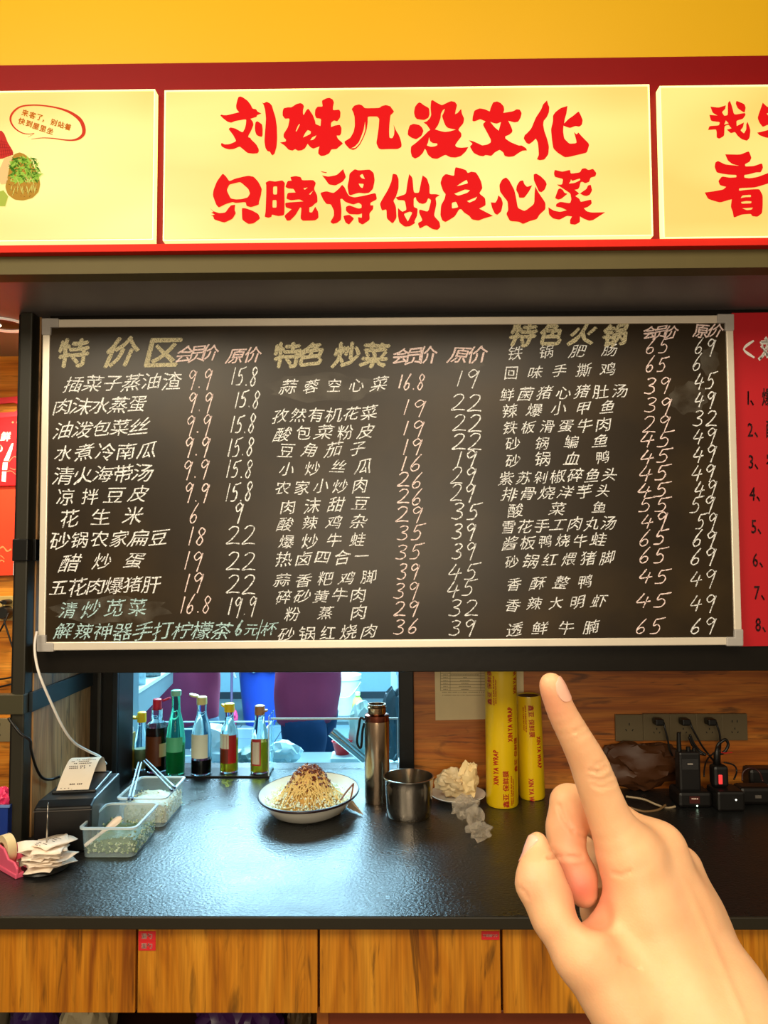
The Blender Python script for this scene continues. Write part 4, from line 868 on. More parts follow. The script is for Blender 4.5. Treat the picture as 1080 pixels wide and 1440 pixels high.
redl = mat('red_label_paper', (176, 22, 22), .4, var=.1); oil = mat('yellow_oil', (196, 172, 30), .08, trans=.65, ior=1.2); grn = glassm('green_glass', (110, 226, 170)); grnl = mat('green_liquid', (60, 140, 90), .1, trans=.5, ior=1.2)
bk = mat('green_glass_label', (90, 190, 140), .4)
bottle(198.5, 1085, (19, 11), (1046, 1030, 1018, 1006), 'small clear bottle with an open yellow flip cap, second from the window jamb', clear, mat('greenish_sauce', (120, 136, 96), .3), .75, yl, 6, (188, 1014, 5.5, 12))
bottle(220, 1087, (30, 15), (1026, 1018, 1001, 988), 'dark soy sauce bottle with an open red flip cap', clear, amber, 1.0, redc, 6, (233, 989, 6, -22), labels=((10, 50, -75, 40, brownl), (22, 40, 30, 70, mat('tan_badge', (180, 168, 120), .4))))
bottle(246.5, 1091, (26, 11.5), (1040, 1006, 982, 976), 'open green glass bottle, tallest bottle in the window', grn, grnl, .80, mat('green_glass_lip', (150, 220, 190), .15), 7, None, labels=((32, 52, -60, 60, bk),))
bottle(283, 1091, (28, 13), (1036, 1012, 994, 985), 'clear bottle with pale label, a little black vinegar and cream flip cap', clear, mat('black_vinegar', (10, 6, 8), .1), .38, crm, 7, (272, 984, 7, 15), labels=((24, 56, -62, 50, wl),))
bottle(322, 1088, (25, 12), (1036, 1020, 1004, 994), 'square-shouldered oil bottle with white and red label and yellow cap', clear, oil, .85, yl, 7, (315, 998, 5, 25), labels=((14, 52, -70, 62, redl), (34, 54, -70, 10, wl), (14, 33, -66, 4, brownl)))
bottle(365, 1089, (25, 14), (1046, 1022, 1008, 997), 'oil bottle with red-edged label and tan flip cap, rightmost in the window', clear, oil, 1.0, tanc, 7, (370, 1005, 6.5, -5), labels=((12, 48, -50, 18, mat('red_edge_label', (180, 40, 40), .4)), (14, 44, -42, 8, wl)))
c = cp(182.5, 1086); s_ = c.y/FPX
tb_ = thing('sauce_box_bottle', 'slim yellow boxed bottle with a white tip, leftmost in the window', 'bottle', c)
obj('box', MB().box(-5.5*s_, 5.5*s_, -.012, .012, 0, 52*s_), mat('mustard_box', (176, 142, 20), .4), tb_, bevel=.001)
mb = MB()
for i in range(7): mb.box(-1.6*s_, 1.6*s_, -.0128, -.0118, (6+i*6)*s_, (8.6+i*6)*s_)
obj('printed_mark', mb, mat('dark_print', (40, 26, 6), .5), tb_)
obj('tip', MB().lathe([(.010, 52*s_), (.009, 58*s_), (.003, 64*s_), (.001, 65*s_)], 16), M['white'], tb_, smooth=True)
# acrylic tray and pane
acr = mat('clear_acrylic', (235, 248, 250), .03, trans=1.0, ior=1.02, var=0); edge = mat('polished_edge_glint', (226, 246, 250), .25, var=0)  # edge strips: light caught by the clear acrylic, painted as a whitish colour
ya = cp(300, 1094).y
tr = thing('acrylic_tray', 'low clear acrylic tray with a black base holding the condiment bottles', 'tray', (on_y(275, 1094, ya).x, ya, ZC))
xa, xb = on_y(172, 1094, ya).x-tr.location.x, on_y(378.5, 1094, ya).x-tr.location.x
obj('base', MB().box(xa, xb, 0, .085, 0, .006), M['black_metal'], tr, bevel=.001)
for o in [o for o in bpy.data.objects if o.get('category') == 'bottle']: o.location.z += .006; o.location.y = max(o.location.y, ya+.022)
hz = pxh(1009, 1093, ya)
obj('end_pane', MB().box(xb-.003, xb, 0, .085, .006, hz), acr, tr)
obj('edge_strip', MB().box(xb-.003, xb, -.001, .0005, .006, hz), edge, tr)
pn = thing('acrylic_screen', 'clear acrylic screen with caught light painted on its polished edge standing behind the plate', 'screen', (on_y(470, 1080, 2.30).x, 2.30, ZC))
xa, xb = on_y(380, 1050, 2.30).x-pn.location.x, on_y(560, 1050, 2.30).x-pn.location.x; hz = 1.58-(1009-778)*2.30/FPX-ZC
obj('pane', MB().box(xa, xb, 0, .004, 0, hz), acr, pn)
obj('edge_strip', MB().box(xa, xb, -.0003, .0043, hz, hz+.005), edge, pn)
obj('edge_strip', MB().box(xb-.003, xb, -.0005, .0045, 0, hz), edge, pn)

# ---- food boxes
plast = mat('frosted_clear_plastic', (206, 232, 240), .2, alpha=.22, var=.02); rimm = mat('frosted_rim', (206, 222, 226), .3, alpha=.8)
def tub(name, x0, x1, y0, y1, H_, label, flare=.004):
    cx, cy = (x0+x1)/2, (y0+y1)/2; w, d = (x1-x0)/2, (y1-y0)/2
    t = thing(name, label, 'food box', (cx, cy, ZC), 'clear plastic food boxes')
    def ringp(w_, d_, z, r=.014, n=5):
        out = []
        for sx, sy, a0 in ((1, 1, 0), (-1, 1, 90), (-1, -1, 180), (1, -1, 270)):
            for i in range(n):
                a = R(a0+90*i/(n-1)); out.append((sx*(w_-r)+r*math.cos(a), sy*(d_-r)+r*math.sin(a), z))
        return out
    def shell(rings, closed_bottom=True):
        mb = MB(); n = 20; vs = [p for r_ in rings for p in r_]; fs = []
        for i in range(len(rings)-1):
            for k_ in range(n): fs.append((i*n+k_, i*n+(k_+1) % n, (i+1)*n+(k_+1) % n, (i+1)*n+k_))
        if closed_bottom: fs.append(tuple(range(n)))
        return mb.add(vs, fs)
    obj('tub', shell([ringp(w-flare, d-flare, .001), ringp(w-flare*.5, d-flare*.5, H_*.5), ringp(w, d, H_)]), plast, t, smooth=True)
    obj('rim', shell([ringp(w, d, H_-.004), ringp(w+.004, d+.004, H_-.004), ringp(w+.004, d+.004, H_), ringp(w-.001, d-.001, H_+.0005), ringp(w-.001, d-.001, H_-.004)], False), rimm, t, smooth=True)
    return t, w, d
t1, w1, d1 = tub('plastic_food_box', -.684, -.564, 1.638, 1.795, .066, 'clear plastic box of chopped green chives with a spoon, nearer of the two')
t2, w2, d2 = tub('plastic_food_box', -.668, -.553, 1.815, 1.985, .072, 'clear plastic box of pale minced garlic, farther of the two, chopsticks across')
rng = random.Random(9)
def heap(t, w, d, h, cols, n, s, nm, lab, cat):
    f = thing(nm, lab, cat, t.location+Vector((0, 0, .003)))
    mbs = [MB() for _ in cols]
    vs = []; fs = []; G = 14
    for i in range(G+1):
        for j in range(G+1):
            x, y = -w+2*w*i/G, -d*.72+1.72*d*j/G; e = min(1, 3*(1-max(abs(x)/w, abs(y)/d)))
            vs.append((x, y, h*(.62+.3*e+.25*noise.noise(Vector((x*30, y*30, h*50))))))
    for i in range(G):
        for j in range(G): fs.append((i*(G+1)+j, (i+1)*(G+1)+j, (i+1)*(G+1)+j+1, i*(G+1)+j+1))
    n0 = len(vs); vs += [(v[0], v[1], 0) for v in vs]
    for i in range(G):
        for (a, b) in ((i, i+1), (G*(G+1)+i, G*(G+1)+i+1), (i*(G+1), (i+1)*(G+1)), (i*(G+1)+G, (i+1)*(G+1)+G)): fs.append((a, b, b+n0, a+n0))
    obj('heap_base', MB().add(vs, fs), mat(nm+'_base', cols[0], .5, var=.3, vscale=150, bump=.6, bscale=200), f, smooth='all')
    global mbx
    for _ in range(n):
        x, y = rng.uniform(-w, w), rng.uniform(-d*.72, d); q = rng.randrange(len(cols))
        z = h*(.92+.25*noise.noise(Vector((x*30, y*30, h*50))))*rng.uniform(.6, 1.0) if rng.random() > .35 or True else 0
        if rng.random() < .45: # against the walls
            if rng.random() < .5: y = -d*rng.uniform(.72, .85); z = rng.uniform(0, h*.8)
            else: x = w; z = rng.uniform(0, h*.9)
        chunk(mbs[q], x, y, max(z, .002), s*rng.uniform(.6, 1.3))
    for i, (m_, col) in enumerate(zip(mbs, cols)): obj(nm+'_bits', m_, mat(nm+'_bits', col, .5), f, kind='stuff')
heap(t1, w1-.006, d1-.006, .030, [(96, 116, 64), (150, 166, 96), (206, 214, 170)], 700, .0026, 'chopped_chives', 'chopped green chives in the nearer food box', 'chives')
heap(t2, w2-.006, d2-.006, .045, [(206, 204, 176), (230, 226, 200), (196, 190, 140)], 600, .0026, 'minced_garlic', 'pale minced garlic in the farther food box', 'garlic')
def spoon(p0, p1, label, bw=.012):
    p0, p1 = Vector(p0), Vector(p1); ax = (p1-p0); L_ = ax.length; ax.normalize(); side = ax.cross(Vector((0, -.5, 1))).normalized(); nrm = side.cross(ax)
    t = thing('spoon', label, 'spoon', p0, 'white spoons in the food boxes')
    vs = []; fs = []; prof = [(0, .0035), (.04, .0052), (.3, .0044), (.55, .0046), (.66, .008), (.8, bw), (.92, bw*.9), (1.0, bw*.35)]
    for u, w in prof:
        for v_, dz in ((-1, .002), (-.5, -.0005 if u > .6 else .001), (0, -.003 if u > .6 else .0), (.5, -.0005 if u > .6 else .001), (1, .002)):
            vs.append(ax*(u*L_)+side*(v_*w)+nrm*(dz))
    n = len(vs); vs += [v-nrm*.0016 for v in vs]
    for i in range(len(prof)-1):
        for j in range(4):
            fs.append((i*5+j, i*5+j+1, (i+1)*5+j+1, (i+1)*5+j)); fs.append((n+i*5+j, n+(i+1)*5+j, n+(i+1)*5+j+1, n+i*5+j+1))
        fs.append((i*5, (i+1)*5, n+(i+1)*5, n+i*5)); fs.append((i*5+4, n+i*5+4, n+(i+1)*5+4, (i+1)*5+4))
    obj('spoon_body', MB().add(vs, fs), mat('cream_plastic_spoon', (240, 222, 204), .35), t, smooth='all')
spoon(on_y(119, 1190, 1.648), on_y(171, 1150, 1.672), 'white plastic spoon in the nearer food box with chives')
cs = [((181, 1123), (195, 1072)), ((186, 1123), (199, 1072)), ((241, 1111), (202, 1070)), ((245, 1107), (205, 1068))]
lb = ['left chopstick of the pair pointing toward the camera across the farther box', 'right chopstick of the pair pointing toward the camera across the farther box', 'nearer chopstick of the pair crossing the box corner', 'farther chopstick of the pair crossing the box corner']
for (a, b), l_ in zip(cs, lb):
    zc = ZC+.0765; pa = on_z(a[0], a[1], zc); pb = on_z(b[0], b[1], zc+.006)
    t = thing('chopstick', l_, 'chopstick', pa, 'chopsticks lying on the food boxes')
    dv = pb-pa
    obj('stick', MB().tube([Vector((0, 0, 0)), dv], [.0030, .0022], 4), mat('steel_blue_stick', (190, 206, 220), .25, metal=.6), t)
    obj('dark_tip', MB().tube([-dv*.02, dv*.03], .0034, 4), mat('dark_blue_tip', (30, 34, 60), .4), t)

# ---- receipt printer
pr = thing('receipt_printer', 'black receipt printer with a curling white receipt, beside the wooden side wall', 'printer', (-.753, 1.80, ZC), rz=R(7))
bp_ = mat('printer_black', (18, 17, 17), .35)
h_ = .104
obj('body', MB().add([(-.062, -.13, 0), (.062, -.13, 0), (.062, .13, 0), (-.062, .13, 0), (-.062, -.13, h_-.006), (.062, -.13, h_-.006), (.062, -.10, h_+.002), (-.062, -.10, h_+.002), (.062, .13, h_-.008), (-.062, .13, h_-.008)],
    [(0, 3, 2, 1), (0, 1, 5, 4), (4, 5, 6, 7), (7, 6, 8, 9), (9, 8, 2, 3), (1, 2, 8, 6, 5), (0, 4, 7, 9, 3)]), bp_, pr, bevel=.004)
obj('lid', MB().box(-.050, .050, -.05, .10, h_-.002, h_+.006), mat('printer_lid', (28, 30, 32), .3), pr, bevel=.003)
obj('front_seam', MB().box(-.0625, .0625, -.1312, -.1295, h_-.014, h_-.0125), mat('seam_grey', (80, 74, 70), .4), pr)
obj('slot', MB().box(-.044, .044, .088, .096, h_+.004, h_+.0075), mat('slot_dark', (8, 8, 8), .5), pr)
rcp = [(.0935, 0.006), (.088, .03), (.066, .050), (.036, .054), (.008, .046), (-.022, .031), (-.050, .012), (-.055, .0085)]
prof = catmull([Vector((a, b, 0)) for a, b in rcp], 5)
vs = []; fs = []
for p in prof: vs += [(-.036+.012*(p.x-.09), p.x, h_+p.y), (.036+.012*(p.x-.09), p.x, h_+p.y)]
n = len(prof)
rc_ = thing('receipt', 'curled printed receipt coming out of the black printer', 'receipt', pr.location.copy(), rz=R(7))
obj('paper', MB().add(vs, [(2*i, 2*i+1, 2*i+3, 2*i+2) for i in range(n-1)]), mat('receipt_paper', (240, 226, 206), .7), rc_, smooth='all')
mb = MB(); rng = random.Random(2)
def onpap(u, v):
    i = min(int(u*(n-1)), n-2); f = u*(n-1)-i; p = prof[i].lerp(prof[i+1], f); t = (prof[i+1]-prof[i]).normalized(); nn = Vector((-t.y, t.x)) if -t.y > 0 or t.x > 0 else Vector((t.y, -t.x))
    nn = Vector((t.y, -t.x)); nn = nn if nn.y > 0 else -nn
    return Vector((v, p.x+nn.x*.0006, h_+p.y+nn.y*.0006))
for row, (u, x0_, x1_, dn) in enumerate(((.44, -.026, .028, .8), (.48, -.028, .01, .9), (.52, -.02, .026, .6), (.57, -.028, .022, .9), (.60, -.026, .012, .8), (.80, -.012, .016, .9), (.86, -.03, -.01, .5), (.90, -.01, .012, .4), (.945, -.024, .02, .3))):
    x = x0_
    while x < x1_:
        if rng.random() < dn: mb.add([onpap(u, x), onpap(u, x+.0028), onpap(u+.016, x+.0028), onpap(u+.016, x)], [(0, 1, 2, 3)])
        x += .0042
obj('printed_text', mb, mat('receipt_ink', (90, 70, 62), .6), rc_, fixn=False)
cable('white_cable', [(52, 888, 1.70), (49, 905, 1.69), (50, 925, 1.68), (56, 950, 1.66), (70, 984, 1.67), (88, 1022, 1.70), (104, 1044, 1.74), (124, 1056, 1.82), (140, 1064, 1.90), (149, 1074, 1.95)], .0030, mat('white_cable_rubber', (236, 226, 216), .4), 'white cable hanging from the menu board down to the receipt printer')
cable('black_cable', [(12, 1010, 1.70), (28, 1031, 1.69), (42, 1041, 1.70), (44, 1055, 1.72), (51, 1080, 1.76), (60, 1094, 1.80), (72, 1096, 1.84), (84, 1092, 1.86)], .0032, blk, 'black cable running round the steel post to the receipt printer')

# ---- receipt spike with slips
c = cp(62, 1222)
sp = thing('receipt_spike', 'metal receipt spike on a dark round base by the pink dispenser', 'spike', c)
obj('base', MB().lathe([(.001, 0), (.045, 0), (.048, .004), (.044, .010), (.001, .012)], 32), M['black_metal'], sp, smooth=True)
nd = pxh(1131, 1222, c.y)*.99
obj('needle', MB().tube([(.004, 0, .01), (.005, 0, nd*.7), (.0055, 0, nd)], [.0019, .0016, .0006], 8), M['steel'], sp, smooth='all')
rng = random.Random(21)
for i in range(16):
    z = .014+i*.0027; a = rng.uniform(-70, 70); w, l = rng.uniform(.024, .030), rng.uniform(.036, .052)
    vs = []; fs = []; G = 6; ph = rng.uniform(0, 6); cu_ = rng.uniform(.002, .008)
    ox, oy = rng.uniform(-.012, .012), rng.uniform(-.012, .012)
    for u in range(G+1):
        for v in range(G+1):
            x, y = -w+2*w*u/G+ox, -l+2*l*v/G+oy; r = math.hypot(x, y)
            vs.append((x, y, cu_*math.sin(x*90+ph)*.5*min(1, r/.03)+cu_*math.cos(y*70+ph)*.5*min(1, r/.03)-(r/.05)**2*.002*(i < 12)))
    for u in range(G):
        for v in range(G): fs.append((u*(G+1)+v, (u+1)*(G+1)+v, (u+1)*(G+1)+v+1, u*(G+1)+v+1))
    t = thing('receipt_slip', 'topmost printed receipt slip on the metal spike' if i == 15 else 'white receipt slip skewered in the pile below the topmost one', 'receipt', c+Vector((.004, 0, z)), None if i == 15 else 'receipt slips on the spike', rz=R(a))
    o = obj('paper', MB().add(vs, fs), mat('slip_paper', (240, 224, 206), .75) if i == 0 else bpy.data.materials['slip_paper'], t, smooth='all')
    md = o.modifiers.new('thick', 'SOLIDIFY'); md.thickness = .0004
    if i == 15:
        mb = MB()
        for yy in (-.024, -.018, -.012, .006, .014, .022):
            x = -w*.7+ox
            while x < w*.6:
                if rng.random() < .6: mb.box(x, x+.003, yy, yy+.0016, cu_*.4+.001, cu_*.4+.0014)
                x += .0045
        obj('printed_text', mb, bpy.data.materials['receipt_ink'], t)
# ---- pink tape dispenser
c = cp(15, 1222)
pd_ = thing('tape_dispenser', 'pink tape dispenser with a clear roll at the left edge of the worktop', 'tape dispenser', c, rz=R(-38))
pk_ = mat('pink_plastic', (224, 92, 122), .35)
def side(y):
    return [(-.055, y, 0), (.060, y, 0), (.060, y, .020), (.045, y, .030), (.020, y, .030), (.000, y, .046), (-.030, y, .050), (-.050, y, .036), (-.058, y, .012)]
for y0, y1 in ((-.016, -.011), (.011, .016)):
    a = side(y0); b = side(y1); n = len(a)
    obj('side_cheek', MB().add(a+b, [tuple(range(n)), tuple(reversed(range(n, 2*n)))]+[(i, n+i, n+(i+1) % n, (i+1) % n) for i in range(n)]), pk_, pd_, bevel=.002)
obj('foot', MB().box(-.057, .060, -.018, .018, 0, .010), pk_, pd_, bevel=.002)
obj('tape_roll', MB().lathe([(.016, -.009), (.030, -.009), (.030, .009), (.016, .009)], 32, closed=True).map(lambda p: (p.x-.022, p.z, p.y+.036)), mat('tape_cream', (226, 206, 160), .3), pd_, smooth=True)
obj('cutter', MB().box(.045, .060, -.011, .011, .022, .034), M['steel'], pd_, bevel=.001)
# ---- blue box in the nook
c = cp(2, 1190)
bb = thing('blue_box', 'blue open box at the left edge of the worktop holding small goods', 'box', (c.x-.045, c.y+.05, ZC))
bl = mat('blue_plastic', (24, 52, 132), .35)
bx = MB(); bx.box(-.06, .06, -.05, -.047, 0, .09); bx.box(-.06, .06, .047, .05, 0, .09); bx.box(-.06, -.057, -.05, .05, 0, .09); bx.box(.057, .06, -.05, .05, 0, .09); bx.box(-.06, .06, -.05, .05, 0, .003)
obj('tub', bx, bl, bb, bevel=.001)
obj('rim', MB().box(-.063, .063, -.053, -.047, .086, .092), mat('light_blue_rim', (110, 140, 200), .35), bb, bevel=.001)
crumple('pink_packet', (bb.location.x+.025, bb.location.y-.01, ZC+.045), (.022, .026, .032), mat('pink_wrapper', (226, 60, 110), .3), 'pink packet sticking out of the blue box', 'packet', seed=31, amp=.2)
crumple('white_packet', (bb.location.x-.028, bb.location.y+.005, ZC+.05), (.020, .026, .032), mat('pale_wrapper', (226, 216, 200), .4), 'pale packet in the blue box beside the pink one', 'packet', seed=33, amp=.2)

# ================================================================ nook at the left
Yn = YB-.002
def nook_quad(pts, y0, y1, o):
    q_ = [on_y(x, y, y0)-o for x, y in pts]; n = len(q_)
    return MB().add(q_+[Vector((p.x, y1-o.y, p.z)) for p in q_], [tuple(range(n)), tuple(reversed(range(n, 2*n)))]+[(i, n+i, n+(i+1) % n, (i+1) % n) for i in range(n)])
gb = thing('gift_bag', 'red carrier bag with white writing hanging on the nook wall', 'bag', on_y(0, 683, Yn-.02)); og = gb.location
rb_ = mat('red_bag_film', (214, 34, 40), .3, var=.12, vscale=12); rb2 = mat('pale_red_handle', (226, 62, 74), .35)
obj('bag_body', nook_quad([(-70, 592), (35, 584), (32, 683), (-72, 686)], Yn-.022, Yn-.002, og), rb_, gb, bevel=.003)
Y0 = Yn-.014
mb = MB().poly([(-70, 566), (36, 556), (35, 585), (-70, 593)], [[(-30, 574), (-26, 570), (20, 566), (26, 570), (25, 576), (20, 579), (-24, 582)]])
m_ = MB(); f0 = [tuple(f) for f in mb.f]; v0 = [on_y(p.x, p.y, Y0)-og for p in mb.v]; n = len(v0)
m_.add(v0+[p+Vector((0, .004, 0)) for p in v0], f0+[tuple(reversed([i+n for i in f])) for f in f0]); obj('handle_panel', m_, rb2, gb)
def bagtext(txt, x, y, s, m_, tilt=0):
    mb, w = text_flat(txt, s, .04); mb.map(lambda p: on_y(x+p.x+tilt*p.y, y-p.y, Yn-.0235)-og); obj('lettering', mb, m_, gb, fixn=False)
wi = mat('white_bag_ink', (244, 232, 220), .4)
bagtext('鲜', 0, 619, 14, wi, .2); bagtext('0', -3, 635, 13, wi)
mb = MB().poly([(16, 624), (19, 623), (17, 633), (12, 648), (5, 648)]); mb.poly([(4, 650), (11, 650), (10, 661), (3, 661)]); mb.poly([(3, 663), (9, 663), (8, 678), (2, 677)])
mb.map(lambda p: on_y(p.x, p.y, Yn-.0235)-og); obj('white_strip', mb, wi, gb, fixn=False)
mb = MB()
for (cx, cy, r) in ((18, 594, 1.6), (25, 594, 2), (31, 594, 2), (30, 598, 1)): mb.poly([(cx+r*math.cos(i), cy+r*math.sin(i)) for i in [k_*.785 for k_ in range(8)]])
mb.ribbon([(12, 650), (20, 642), (26, 648), (22, 660), (14, 658)], 1.2); mb.ribbon([(2, 668), (14, 662), (24, 668), (30, 664)], 1.2); mb.ribbon([(26, 612), (32, 606), (33, 618)], 2.4)
mb.map(lambda p: on_y(p.x, p.y, Yn-.0235)-og); obj('pale_pattern', mb, mat('pale_red_ink', (244, 130, 96), .4), gb, fixn=False)
rf = thing('red_folder', 'orange-red card with a white edge below the red bag', 'card', on_y(0, 811, Yn-.01)); of = rf.location
obj('card', nook_quad([(-70, 686), (24, 684), (18, 809), (-70, 811)], Yn-.014, Yn-.002, of), mat('orange_red_card', (222, 62, 34), .4), rf)
obj('white_edge', nook_quad([(24, 684), (31, 684), (27, 809), (18, 809)], Yn-.013, Yn-.002, of), mat('white_card_edge', (244, 236, 236), .5), rf)
mb = MB().ribbon([(-4, 774), (4, 769), (10, 775), (16, 772)], 2.6); mb.ribbon([(-6, 779), (2, 782), (6, 786)], 1.4); mb.ribbon([(-4, 792), (2, 788), (6, 790)], 2)
mb.map(lambda p: on_y(p.x, p.y, Yn-.0146)-of); obj('pale_mark', mb, mat('pale_orange_ink', (246, 140, 84), .5), rf, fixn=False)
s1 = socket(-14, 838, 23.5, 873, 'upper beige socket plate in the nook with two black plugs', 3, col=(206, 178, 110), grp='socket plates in the left nook')
s2 = socket(-22, 1010, 16, 1043, 'lower grey socket plate in the nook, nothing plugged in', 5, col=(130, 120, 92), grp='socket plates in the left nook')
for (x, y, r, lab, lst) in ((12, 846, .012, 'flat black plug in the upper nook socket', [(4, 846, 2.05), (-6, 848, 2.04), (-20, 856, 2.04)]), (10, 861, .019, 'round black plug in the upper nook socket with hanging cable', [(6, 870, 2.05), (8, 880, 2.05), (16, 905, 2.05), (22, 925, 2.05), (24, 950, 2.05)])):
    c = on_y(x, y, YB-.012); t = thing('power_plug', lab, 'plug', c, 'plugs in the left nook')
    obj('plug_body', MB().lathe([(.001, -.028), (r*.8, -.028), (r, -.022), (r, 0), (.001, 0)], 20, sx=1).map(lambda p: (p.x, p.z, p.y*(.6 if r < .015 else 1))), mat('plug_black', (26, 26, 24), .35), t, smooth=True)
    obj('cable', MB().tube([Vector(p)-c for p in P3(lst)], .0026, 8, smooth=6), blk, t, smooth='all')
cable('black_cable', [(-20, 900, 2.04), (-4, 892, 2.05), (6, 876, 2.05), (12, 862, 2.06)], .0026, blk, 'black cable in the nook curving left from the round plug')
cable('black_cable', [(-20, 955, 2.04), (0, 955, 2.04), (18, 952, 2.04), (26, 948, 2.05)], .0026, blk, 'black cable in the nook above the steel rail, upper of two')
cable('black_cable', [(-20, 972, 2.04), (0, 966, 2.04), (16, 962, 2.04), (26, 958, 2.05)], .0026, blk, 'black cable in the nook above the steel rail, lower of two')
pl_ = on_z(4, 456, zsof)
dl = thing('downlight', 'round recessed downlight with a white ring in the nook ceiling', 'downlight', pl_)
obj('ring', MB().lathe([(.046, 0), (.050, -.003), (.060, -.004), (.062, 0)], 40, closed=True), mat('white_trim_ring', (246, 236, 220), .35, emit=.25), dl, smooth=True)
obj('reflector', MB().lathe([(.047, -.0005), (.03, -.0015), (.001, -.0015)], 40), mat('reflector_dark', (70, 60, 54), .2, metal=.9), dl, smooth=True)
obj('lamp', MB().lathe([(.015, -.0018), (.012, -.005), (.001, -.006)], 20, cx=-.02), mat('lamp_glow', (255, 236, 200), .3, emit=5), dl, smooth=True)
l = bpy.data.lights.new('downlight_beam', 'SPOT'); l.energy = 34; l.color = (1.0, .84, .58); l.spot_size = R(120); l.spot_blend = .6; l.shadow_soft_size = .03
o = bpy.data.objects.new('downlight_beam', l); C.objects.link(o); o.location = pl_-Vector((.03, 0, .02)); o.rotation_euler = (R(12), 0, 0)
# ================================================================ kitchen behind the window
KW = mat('kitchen_wall_tile', (112, 148, 162), .35, var=.05); KG = mat('kitchen_grey', (96, 116, 124), .45, var=.08)
struct('wall_kitchen_back', MB().box(-4.5, 3, 8.0, 8.1, 0, 2.7), KW)
struct('wall_kitchen_left', MB().box(-4.6, -4.5, 2.15, 8.1, 0, 2.7), KW)
struct('wall_kitchen_right', MB().box(3, 3.1, 2.15, 8.1, 0, 2.7), KW)
struct('ceiling_kitchen', MB().box(-4.6, 3.1, 2.15, 8.1, 2.7, 2.75), mat('kitchen_ceiling', (220, 228, 228), .6))
struct('baseboard_kitchen', MB().box(-4.5, 3, 7.97, 8.0, .0, .10), mat('black_baseboard', (34, 44, 50), .4))
kf = struct('floor_kitchen', MB().box(-4.5, 3, 2.38, 8.0, -.06, -.012), mat('tile_grout', (60, 70, 74), .7))
tile_me = None; rng = random.Random(5); tms = [mat('floor_tile', (84+q*6, 106+q*6, 118+q*5), .32, var=.08, vscale=6) for q in range(3)]
tmesh = []
for q in range(3):
    bm = bmesh.new(); bmesh.ops.create_cube(bm, size=1)
    for v in bm.verts: v.co = Vector((v.co.x*.392, v.co.y*.392, v.co.z*.012-.006))
    me = bpy.data.meshes.new('tile'); bm.to_mesh(me); bm.free(); me.materials.append(tms[q]); tmesh.append(me)
for i in range(15):
    for j in range(11):
        o = bpy.data.objects.new('tile', tmesh[rng.randrange(3)]); C.objects.link(o); o.parent = kf; o.location = (-4.0+i*.4, 3.8+j*.4, rng.uniform(-.001, .001)); o.rotation_euler = (rng.uniform(-.002, .002), rng.uniform(-.002, .002), 0)
struct('kerb_kitchen', MB().box(-4.5, 3, 6.9, 7.97, 0, .03), mat('dark_kerb', (70, 88, 94), .5))
# back of the serving wall on the kitchen side
struct('wall_divider_lower', MB().box(-3.2, 2.6, 2.15, 2.34, 0, ZC-.03), KW)
struct('wall_divider_upper', MB().box(-3.2, 2.6, 2.22, 2.3, 1.48, 2.7), KW)
struct('wall_divider_left', MB().box(-3.2, on_y(172, 1000, 2.2).x, 2.22, 2.34, ZC, 1.48), KW)
struct('wall_divider_right', MB().box(xw1+.01, 2.6, 2.22, 2.3, ZC, 1.48), KW)
xj0, xj1 = on_y(171, 1000, 2.36).x, on_y(182.5, 1000, 2.36).x
jb = struct('window_2', MB().box(xj0, xj1, 2.36, 2.42, ZC-.1, 1.48), mat('white_window_tile', (214, 236, 238), .3))
for y_ in (967, 1003, 1046): obj('joint', MB().box(xj0, xj1, 2.3585, 2.3605, on_y(177, y_, 2.36).z-.0012, on_y(177, y_, 2.36).z), mat('grey_joint', (120, 150, 156), .5), jb)

